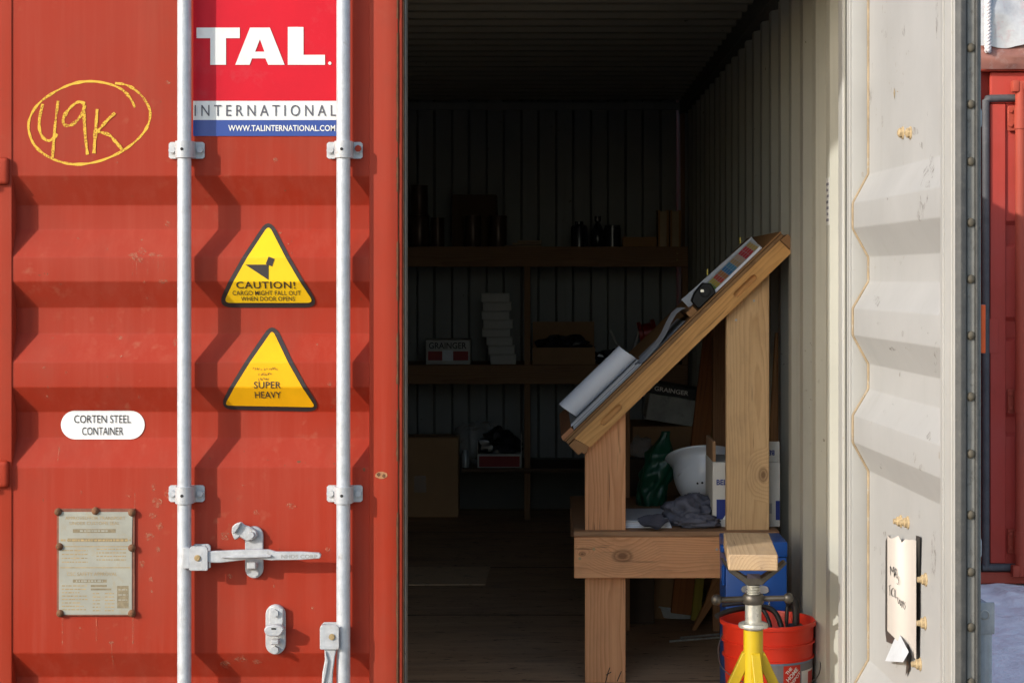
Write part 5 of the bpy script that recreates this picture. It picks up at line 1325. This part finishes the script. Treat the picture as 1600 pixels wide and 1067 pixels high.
# ------------------------------------------------------------------ front right: bucket, toolbox, jack stand
yu = 0.60; bxc = X(1200, yu); BRIM = 75 / S(yu); bh = Z(966, yu)
bk = empty('plastic_bucket', (bxc, yu, 0), 'orange-red plastic bucket with store logo holding black hose pieces', 'bucket')
def bucket_mat():
    m, nt, bs = _mat('orange_red_plastic')
    v = _obj(nt); n = _noise(nt, 9, 4, 0.6, v)
    nt.links.new(_ramp(nt, n, [(0.3, (0.66, 0.030, 0.012)), (0.7, (0.80, 0.045, 0.018))]), bs.inputs['Base Color'])
    bs.inputs['Roughness'].default_value = 0.35; bs.inputs['Subsurface Weight'].default_value = 0.0
    return m
M['bucket'] = bucket_mat()
R = BRIM
def rz(z): return R * 0.955 - (bh - z) * 0.055
pr_b = [(0, 0.004), (rz(0.0) - 0.004, 0.004), (rz(0.0), 0.0), (rz(bh * 0.66), bh * 0.66), (rz(bh * .66) + 0.006, bh * 0.665), (rz(bh * .66) + 0.006, bh * 0.675), (rz(bh * .67), bh * 0.68),
        (rz(bh * .80), bh * 0.80), (rz(bh * .80) + 0.006, bh * 0.805), (rz(bh * .8) + 0.006, bh * 0.818), (rz(bh * .82), bh * 0.823), (rz(bh * 0.955), bh * 0.955), (R, bh * 0.962), (R * 1.004, bh * 0.985), (R, bh), (R - 0.006, bh), (R - 0.009, bh * 0.97), (rz(0.02) - 0.005, 0.02), (0, 0.018)]
B().lathe(pr_b, (bxc, yu, 0), 72).build('bucket_shell', 'bucket', bk, smooth=40)
def wrap(name, vf, roff, mat):                            # flat (x,z) drawing wrapped onto the bucket side
    v, f = vf; b = B(); bv = []
    for x, z in v:
        r = rz(z) + roff; a = (x - bxc) / r
        bv.append(b.bm.verts.new((bxc + r * math.sin(a), yu - r * math.cos(a), z)))
    for q in f:
        try: b.bm.faces.new([bv[i] for i in q])
        except ValueError: pass
    for q in b.bm.faces: q.normal_update()
    for q in b.bm.faces:
        if q.normal.y > 0: q.normal_flip()
    return b.build(name, mat, bk, recalc=False)
def gridrect(x0, x1, z0, z1, n=12):
    v = [(x0 + (x1 - x0) * i / n, z) for z in (z0, z1) for i in range(n + 1)]
    return v, [(i, i + 1, n + 2 + i, n + 1 + i) for i in range(n)]
M['lab_grey'] = plain('bucket_label_grey', (0.22, 0.22, 0.24), 0.5); M['lab_blue'] = plain('bucket_label_blue', (0.20, 0.30, 0.45), 0.5)
yfr = yu - R
bx = lambda px: bxc + (X(px, yfr) - bxc) * 1.0
def arcx(px):                                             # arc length for a column px on the bucket front
    lo, hi = -R * 1.5, R * 1.5
    for _ in range(40):
        m_ = (lo + hi) / 2; xw = bxc + rz(0.2) * math.sin(m_ / rz(0.2)); yw = yu - rz(0.2) * math.cos(m_ / rz(0.2))
        if CX + (xw - CXW) * S(yw) < px: lo = m_
        else: hi = m_
    return bxc + lo
zl = Z(1036, yfr)
wrap('label_patch', gridrect(arcx(1200), arcx(1270), 0.02, zl), 0.0012, 'lab_blue')
wrap('label_field', gridrect(arcx(1205), arcx(1270), 0.02, zl - 0.010), 0.0020, 'lab_grey')
sq0, sq1 = arcx(1224), arcx(1250); sqz = Z(1042, yfr)
wrap('logo_square', gridrect(sq0, sq1, sqz - 0.055, sqz), 0.0028, plain('logo_orange_red', (0.62, 0.035, 0.018), 0.5))
wl_ = sq1 - sq0
for i, (tx_, sz) in enumerate((('THE', 0.4), ('HOME', 0.8), ('DEPOT', 0.8))):
    cx0 = sq0 + wl_ * (0.30 + 0.20 * i); cz0 = sqz - 0.055 * (0.28 + 0.22 * i)
    hw_ = wl_ * 0.55 * (0.5 if i == 0 else 1); hh = 0.0050 if i != 1 else 0.0068
    wrap('logo_lettering', fit(text2d(tx_, 0.03), cx0 - hw_ * 0.75, cz0 - hh, cx0 + hw_ * 0.75, cz0 + hh, math.radians(45)), 0.0036, 'white_label')
wrap('white_panel', gridrect(arcx(1252), arcx(1269.5), 0.02, Z(1053, yfr)), 0.0028, 'white_label')
wrap('red_print', gridrect(arcx(1262), arcx(1268), 0.02, Z(1056, yfr)), 0.0036, plain('print_red', (0.5, 0.05, 0.04), 0.5))
M['dark_iron_w'] = plain('dark_wire', (0.12, 0.11, 0.10), 0.5, 0.5)
M['hose'] = plain('black_rubber_hose', (0.018, 0.018, 0.019), 0.4, 0, 0.2, 30, 0.2, spec=0.5)
hs = empty('hose_pieces', (bxc, yu, 0.05), 'black rubber hose pieces and handle sticking out of the bucket', 'hose')
def hp(px, py, y): return P(px, py, y)
B().tube(smooth_path([hp(1120, 962, yu - 0.10), hp(1140, 954, yu - 0.06), hp(1168, 949, yu), hp(1195, 948, yu + 0.03), hp(1212, 958, yu + 0.03), hp(1222, 985, yu + 0.02), hp(1224, 1030, yu)], 8), 0.0085, 12).build('hose', 'hose', hs, smooth=60)
B().tube(smooth_path([hp(1128, 945, yu + 0.10), hp(1165, 942, yu + 0.10), hp(1190, 950, yu + 0.09), hp(1204, 980, yu + 0.06), hp(1205, 1030, yu + 0.04)], 8), 0.0065, 12).build('hose', 'hose', hs, smooth=60)
B().tube(smooth_path([hp(1231, 1015, yu), hp(1229, 975, yu), hp(1231, 945, yu), hp(1237, 934, yu), hp(1243, 945, yu), hp(1244, 975, yu), hp(1246, 1015, yu)], 8), [0.004] * 9 + [0.006] * 8 + [0.011] * 32, 12).build('hose_handle', 'hose', hs, smooth=60)
B().add(lump(hp(1243, 982, yu), (0.034, 0.03, 0.016), 5, 0.2, 24)).build('handle_base', 'hose', hs, smooth=60)
# wire bail of the bucket
B().tube(smooth_path([(bxc - R * 0.95, yu, bh * 0.86), (bxc - R * 1.06, yu - 0.03, bh * 0.70), (bxc - R * 0.9, yu - R * 0.62, bh * 0.55), (bxc, yu - R * 1.08, bh * 0.42), (bxc + R * 0.9, yu - R * 0.62, bh * 0.5), (bxc + R * 1.04, yu - 0.03, bh * 0.7), (bxc + R * 0.95, yu, bh * 0.86)], 8), 0.0016, 8).build('wire_bail', 'dark_iron_w', bk, smooth=60)
# blue toolbox
yx = 0.80
M['blue'] = plain('blue_enamel', (0.008, 0.075, 0.33), 0.35, 0, 0.1, 8, 0.08, spec=0.5)
tb = empty('blue_toolbox', (X(1178, yx), yx + 0.1, 0), 'tall blue metal toolbox with silver latch behind the bucket', 'toolbox')
x0, x1, zt = X(1128, yx), X(1230, yx), Z(846, yx)
B().box(x0 + 0.012, x1 - 0.001, yx, yx + 0.20, 0.0, zt - 0.05, 0.005, 2).build('toolbox_body', 'blue', tb, smooth=40)
B().box(x0 + 0.010, x1 + 0.001, yx - 0.003, yx + 0.203, zt - 0.049, zt, 0.006, 2).build('toolbox_lid', 'blue', tb, smooth=40)
b = B().box(x0 - 0.004, x0 + 0.009, yx + 0.005, yx + 0.04, zt - 0.035, zt - 0.012, 0.003); b.box(x0, x0 + 0.0115, yx + 0.002, yx + 0.04, zt - 0.14, zt - 0.075, 0.004)
b.build('side_hinge', 'blue', tb)
yl = yx - 0.001
M['chrome'] = plain('worn_chrome', (0.62, 0.63, 0.64), 0.25, 0.7, 0.15, 40, 0.1)
b = B().prism([(X(p, yl), Z(q, yl)) for p, q in [(1157, 920), (1160, 915), (1168, 913), (1172, 917), (1185, 917), (1190, 913), (1200, 916), (1202, 924), (1196, 927), (1192, 926), (1188, 935), (1170, 935), (1166, 926), (1160, 925)]], yl - 0.006, yl - 0.0005, 0.0015)
b.build('latch_plate', 'chrome', tb, smooth=40)
B().tube(smooth_path([P(1186, 930, yl - 0.008), P(1198, 933, yl - 0.012), P(1202, 945, yl - 0.012), P(1195, 953, yl - 0.01), P(1176, 951, yl - 0.008), P(1166, 946, yl - 0.008), P(1160, 952, yl - 0.01)], 6), 0.0028, 8).build('latch_loop', 'chrome', tb, smooth=60)
# jack stand with timber block
yj = 0.12
js = empty('pipe_stand', (X(1177, yj), yj, 0), 'yellow pipe jack stand with dark vee head in the doorway', 'stand')
jx = X(1177, yj); M['yellow'] = plain('yellow_enamel', (0.47, 0.325, 0.008), 0.42, 0, 0.06, 10, 0.1, spec=0.45, dirt=(0.35, 0.24, 0.03), dirt_amt=0.3)
M['dark_iron'] = plain('dark_cast_iron', (0.085, 0.075, 0.062), 0.42, 0.6, 0.25, 40, 0.3, 120)
M['zinc'] = galv('bright_zinc_pipe', (0.55, 0.54, 0.48), 0.65, 0.32)
zz = lambda py: Z(py, yj)
pr_ = 15.2 / S(yj)
B().cyl((jx, yj, 0.10), (jx, yj, zz(983)), pr_, n=40).build('column', 'yellow', js, smooth=60)
b = B()
B().cyl((jx, yj, zz(983) + 0.0004), (jx, yj, zz(979.5)), pr_ * 0.93, n=32).build('column_top', 'bolt', js, smooth=60)
b = B().lathe([(pr_ * 0.5, 0.0), (pr_ * 1.52, 0.0), (pr_ * 1.56, 0.004), (pr_ * 1.5, 0.010), (pr_ * 1.25, 0.013), (pr_ * 0.84, 0.016), (pr_ * 0.84, zz(942) - zz(979)), (0.5 * pr_, zz(942) - zz(979))], (jx, yj, zz(979)), 40)
b.build('pipe_collar', 'zinc', js, smooth=40)
b = B()
z0, z1 = zz(945), zz(908)
prof_s = []; n = 9
for i in range(n):
    a = z0 + (z1 - z0) * i / n; d = (z1 - z0) / n
    prof_s += [(0.0150, a), (0.0188, a + d * 0.35), (0.0188, a + d * 0.6), (0.0150, a + d)]
B().lathe([(0, z0)] + prof_s + [(0, z1)], (jx, yj, 0), 28).build('screw', 'zinc', js, smooth=50)
zn = zz(935)
b = B().lathe([(0.017, -0.014), (0.027, -0.014), (0.030, -0.010), (0.030, 0.008), (0.026, 0.013), (0.017, 0.013)], (jx, yj, zn), 28)
b.cyl((X(1121, yj), yj - 0.012, zn - 0.001), (jx - 0.02, yj, zn), 0.0080, n=14); b.cyl((jx + 0.02, yj, zn), (X(1228, yj), yj - 0.012, zn + 0.004), 0.0080, n=14)
b.build('nut_handle', 'dark_iron', js, smooth=40)
B().sphere((X(1119, yj), yj - 0.012, zn - 0.001), 0.0155, 20).build('handle_knob', 'dark_iron', js, smooth=180)
B().sphere((X(1231, yj), yj - 0.012, zn + 0.004), 0.0145, 20).build('handle_knob', 'dark_iron', js, smooth=180)
vz = zz(909)
vee = [(1126.5, 873), (1130, 872), (1142, 884), (1165, 900), (1190, 900), (1212, 885), (1225, 875), (1228.5, 878), (1216, 890), (1196, 906), (1190, 912), (1165, 912), (1158, 906), (1138, 892)]
B().prism([(X(p, yj), Z(q, yj)) for p, q in vee], yj - 0.022, yj + 0.022, 0.002).build('vee_head', 'dark_iron', js, smooth=30)
B().box(X(1166, yj), X(1186, yj), yj - 0.0235, yj - 0.0222, zz(901), zz(894)).build('head_label', plain('dark_label', (0.05, 0.04, 0.06), 0.4), js)
ztop = zz(1014)
for i, a in enumerate((-90, 0, 90, 180)):
    ar = math.radians(a + (8 if a == -90 else 0)); d = Vector((math.cos(ar), math.sin(ar), 0)); s_ = Vector((-d.y, d.x, 0)) * (0.013)
    p0 = Vector((jx, yj, 0)) + d * (pr_ - 0.006)
    tp_, lo = ztop - 0.004, 0.0
    f = [(p0 + Vector((0, 0, tp_)) , 0), ]
    pts = [(p0, tp_), (p0 + d * 0.010, tp_ - 0.004), (p0 + d * 0.155, 0.012), (p0 + d * 0.155, 0.0), (p0 + d * 0.128, 0.0), (p0, tp_ - 0.048)]
    b = B(); L1 = [b.bm.verts.new(q + s_ + Vector((0, 0, z))) for q, z in pts]; R1 = [b.bm.verts.new(q - s_ + Vector((0, 0, z))) for q, z in pts]
    b.bm.faces.new(L1); b.bm.faces.new(R1)
    for k in range(6): b.bm.faces.new((L1[k], L1[(k + 1) % 6], R1[(k + 1) % 6], R1[k]))
    bmesh.ops.recalc_face_normals(b.bm, faces=list(b.bm.faces)); bmesh.ops.bevel(b.bm, geom=list(b.bm.edges), offset=0.0018, segments=1, affect='EDGES')
    b.build('stand_leg', 'yellow', js)
# timber block lying in the vee head
yk0, yk1 = -0.06, 0.37
wbk = wood('weathered_block', (0.47, 0.335, 0.20), (0.30, 0.19, 0.10), 12, stain=0.5, grime=(0.24, 0.18, 0.13))
zb1 = Z(866.5, yk0); th = 0.043
cxb = (X(1177, yk0) + X(1166, yk1)) / 2
wd = 77 / S(yk0)
o = plank_y('timber_block', [(cxb - wd / 2, zb1 - th), (cxb + wd / 2, zb1 - th), (cxb + wd / 2, zb1), (cxb - wd / 2, zb1)], yk0, yk1, wbk, None, 0.003)
o.rotation_euler = (0, 0, math.pi / 2 - math.atan2(X(1166, yk1) - X(1177, yk0), yk1 - yk0))
tag(o, 'short weathered timber block resting on the yellow jack stand', 'timber')

# ------------------------------------------------------------------ neighbouring red container
YN = 4.22
nb = empty('shipping_container', (X(1900, YN), YN + 3, GZ), 'second red shipping container standing behind the open door on snow', 'container')
M['nred'] = red_paint('neighbour_red_paint', (0.44, 0.050, 0.033), (0.43, 0.075, 0.060), 0.5)
M['nred2'] = red_paint('neighbour_frame_red', (0.40, 0.062, 0.034), (0.36, 0.085, 0.055), 0.9)
nx0 = X(1512, YN); nx1 = nx0 + 2.44; nzt = Z(58, YN); nzb = GZ + 0.0
def NX(px): return X(px, YN)
def NZ(py): return Z(py, YN)
B().box(nx0, nx1, YN + 0.06, YN + 6.0, nzb + 0.05, nzt - 0.03).build('container_body', 'nred', nb)
B().box(nx0, nx1, YN - 0.02, YN + 0.055, NZ(112), nzt, 0.006).build('door_header', 'nred2', nb)
B().box(nx0, nx1, YN - 0.02, YN + 0.055, nzb + 0.004, NZ(893), 0.006).build('door_sill', 'nred2', nb)
B().box(nx0, NX(1532), YN - 0.01, YN + 0.055, NZ(892.5), NZ(112.5), 0.004).build('corner_post', 'nred2', nb)
rx = nx0 + 1.22
rail_raw = [(150, 0), (345, 0), (352, .03), (380, .03), (386, 0), (495, 0), (502, .03), (528, .03), (533, 0), (645, 0), (652, .03), (676, .03), (682, 0), (892, 0)]
nd = B(); nd.grid([[(x, YN + 0.012 + y, NZ(p)) for x in (NX(1572), rx - 0.08)] for p, y in rail_raw])
ndo = nd.build('door', 'nred', nb, recalc=False)
b = B().box(NX(1547), NX(1571.5), YN - 0.002, YN + 0.05, NZ(880), NZ(163), 0.004); b.box(rx - 0.079, rx - 0.012, YN - 0.002, YN + 0.05, NZ(880), NZ(163), 0.004)
b.box(NX(1548), rx - 0.012, YN + 0.001, YN + 0.045, NZ(162), NZ(113.5), 0.004)
b.build('door_frame', 'nred', ndo)
b = B().box(rx + 0.012, nx1 - 0.05, YN + 0.005, YN + 0.05, NZ(880), NZ(113.5), 0.004); b.build('door', 'nred', nb)
M['seal2'] = plain('weathered_grey_seal', (0.075, 0.073, 0.075), 0.6, 0, 0.25, 14, 0.2, dirt=(0.13, 0.12, 0.115), dirt_amt=0.6)
B().tube([(NX(1540), YN - 0.004, NZ(886)), (NX(1540), YN - 0.004, NZ(300)), (NX(1540), YN - 0.004, NZ(157)), (NX(1541.5), YN - 0.004, NZ(155.5)), (NX(1546), YN - 0.004, NZ(154.5)), (NX(1588), YN - 0.004, NZ(153.5)), (rx - 0.02, YN - 0.004, NZ(153))], 0.019, 10).build('door_seal', 'seal2', ndo, smooth=60)
B().tube([(NX(1534), YN - 0.002, NZ(886)), (rx - 0.02, YN - 0.002, NZ(886))], 0.020, 10).build('door_seal', 'seal2', ndo, smooth=60)
for px in (1591, 1755):
    x = NX(px); B().cyl((x, YN - 0.045, NZ(897)), (x, YN - 0.045, NZ(133)), 0.026, n=24).build('locking_bar', 'nred2', ndo, smooth=60)
    for py in (186, 437 + 190, 845):
        b = B().box(x - 0.055, x + 0.055, YN - 0.012, YN + 0.002, NZ(py + 19), NZ(py - 19), 0.003).cyl((x, YN - 0.045, NZ(py + 17)), (x, YN - 0.045, NZ(py - 17)), 0.031, n=20)
        for dz in (-12, 10): b.cyl((x - 0.042, YN - 0.012, NZ(py + dz)), (x - 0.042, YN - 0.022, NZ(py + dz)), 0.010, n=8); b.cyl((x + 0.042, YN - 0.012, NZ(py + dz)), (x + 0.042, YN - 0.022, NZ(py + dz)), 0.010, n=8)
        b.build('bar_bracket', 'nred2', ndo, smooth=40)
    for py, s_ in ((137, 1), (889, -1)):
        b = B().box(x - 0.045, x - 0.012, YN - 0.075, YN - 0.02, NZ(py + 9), NZ(py - 9), 0.008, 2).box(x - 0.02, x + 0.05, YN - 0.07, YN - 0.02, NZ(py + 5), NZ(py - 8), 0.006, 2).box(x + 0.018, x + 0.034, YN - 0.08, YN - 0.02, NZ(py + 12), NZ(py - 8), 0.005)
        b.build('cam_lock', 'nred2', ndo, smooth=40)
B().prism([(NX(1542.5), NZ(552)), (NX(1559), NZ(552)), (NX(1560), NZ(498)), (NX(1542.5), NZ(498))], YN - 0.0055, YN - 0.0025, 0.001).build('door_patch', 'nred', ndo)
flat('navy_lettering', merge(fit(text2d('N', 0.03), NX(1595), NZ(568), NX(1610), NZ(546)), fit(text2d('O', 0.03), NX(1594.5), NZ(611), NX(1610), NZ(588))), YN - 0.070, 'navy', ndo) if False else None
flat('navy_lettering', merge(fit(text2d('N', 0.03), NX(1601.5), NZ(568), NX(1618), NZ(546)), fit(text2d('O', 0.03), NX(1601.5), NZ(611), NX(1618), NZ(588))), YN + 0.010, 'navy', ndo)
# plastic-wrapped bundle on the neighbour's roof, tied with rope
M['wrap'] = plain('silvery_plastic_wrap', (0.42, 0.42, 0.42), 0.22, 0.1, 0.25, 9, 0.9, 22, spec=0.7, dirt=(0.45, 0.10, 0.09), dirt_amt=0.35)
wb = empty('wrapped_bundle', (NX(1800), YN + 0.7, nzt), 'silvery plastic-wrapped bundle on the neighbouring container roof', 'bundle')
b = B(); rows = []
for j in range(61):
    s_ = j / 60; row = []
    for i in range(81):
        u = i / 80; a = s_ * math.pi
        x = NX(1524) + u * 1.9; h = 0.40 * math.sin(a) ** 0.45
        w_ = 0.020 * mnoise.fractal(Vector((x * 5 + s_ * 9, s_ * 14 - x * 3, 0)), 1.0, 2.0, 4) + 0.030 * mnoise.noise(Vector((x * 2.2, s_ * 4, 7)))
        row.append((x, YN - 0.070 + 0.62 * (1 - math.cos(a)) - w_ * (1 + math.cos(a)) / 2, NZ(74) + h + w_))
    rows.append(row)
b.grid(rows); b.bm.faces.new([b.bm.verts[k] for k in []]) if False else None
b.build('wrap_film', 'wrap', wb, smooth=180, recalc=False)
b = B(); rows = []
for j in range(13):
    s_ = j / 12; row = []
    for i in range(81):
        x = NX(1524) + i / 80 * 1.9
        w_ = 0.010 * mnoise.fractal(Vector((x * 7, s_ * 3, 3)), 1.0, 2.0, 4)
        row.append((x, YN - 0.040 - 0.020 * math.sin(s_ * math.pi) - abs(w_), NZ(72) - s_ * (NZ(72) - NZ(110) - 0.01 * mnoise.noise(Vector((x * 3, 0, 0))))))
    rows.append(row)
b.grid(rows); b.build('dusty_skirt', plain('dusty_brown_sheeting', (0.27, 0.115, 0.085), 0.4, 0, 0.3, 6, 0.5, 25, spec=0.5, dirt=(0.38, 0.30, 0.26), dirt_amt=0.5), wb, smooth=180)
rp = empty('tie_rope', (NX(1538), YN - 0.06, NZ(80)), 'white twisted rope hanging over the wrapped bundle', 'rope')
for ph in (0, 2.09, 4.19):
    pts = []
    for k in range(60):
        z = NZ(84) + (nzt + 0.28 - NZ(84)) * k / 59; a = k * 0.75 + ph
        pts.append((NX(1538) + 0.009 * math.cos(a), YN - 0.075 + 0.009 * math.sin(a) , z))
    B().tube(pts, 0.0098, 8).build('rope_strand', plain('rope_fibre', (0.62, 0.58, 0.58), 0.85, 0, 0.2, 60, 0.5, 200), rp, smooth=60)

# ------------------------------------------------------------------ plywood hoarding added out of sight left of the view (its shade keeps the sun out of the doorway)
hb = empty('added_sunshade', (-2.5, -2.2, GZ), 'added unseen plywood hoarding standing in front of the left door', 'sunshade')
K = -SUN.x / -SUN.y; KZ = SUN.z / -SUN.y; th_ = 2.2
sx = lambda x0: x0 - K * th_; sz = lambda z0: z0 + KZ * th_
wh = wood('sunshade_plywood', (0.42, 0.30, 0.17), (0.30, 0.20, 0.10), 7)
zA, zBt, zTp = sz(0.60), sz(1.93), sz(2.33)
xa, xb, xc = sx(0.022), sx(0.77), sx(1.165)
plank('sunshade_sheet', [(xa, GZ + 0.02), (xb, GZ + 0.02), (xb, zTp), (xa, zTp)], -th_, -th_ + 0.018, math.pi / 2, wh, hb)
plank('sunshade_sheet', [(xb + 0.001, zBt), (xc, zBt), (xc, zTp), (xb + 0.001, zTp)], -th_, -th_ + 0.018, 0.0, wh, hb)
for x in (xa + 0.08, xb - 0.12):
    plank('sunshade_post', [(x, GZ), (x + 0.07, GZ), (x + 0.07, zTp), (x, zTp)], -th_ + 0.019, -th_ + 0.09, math.pi / 2, wdark, hb)
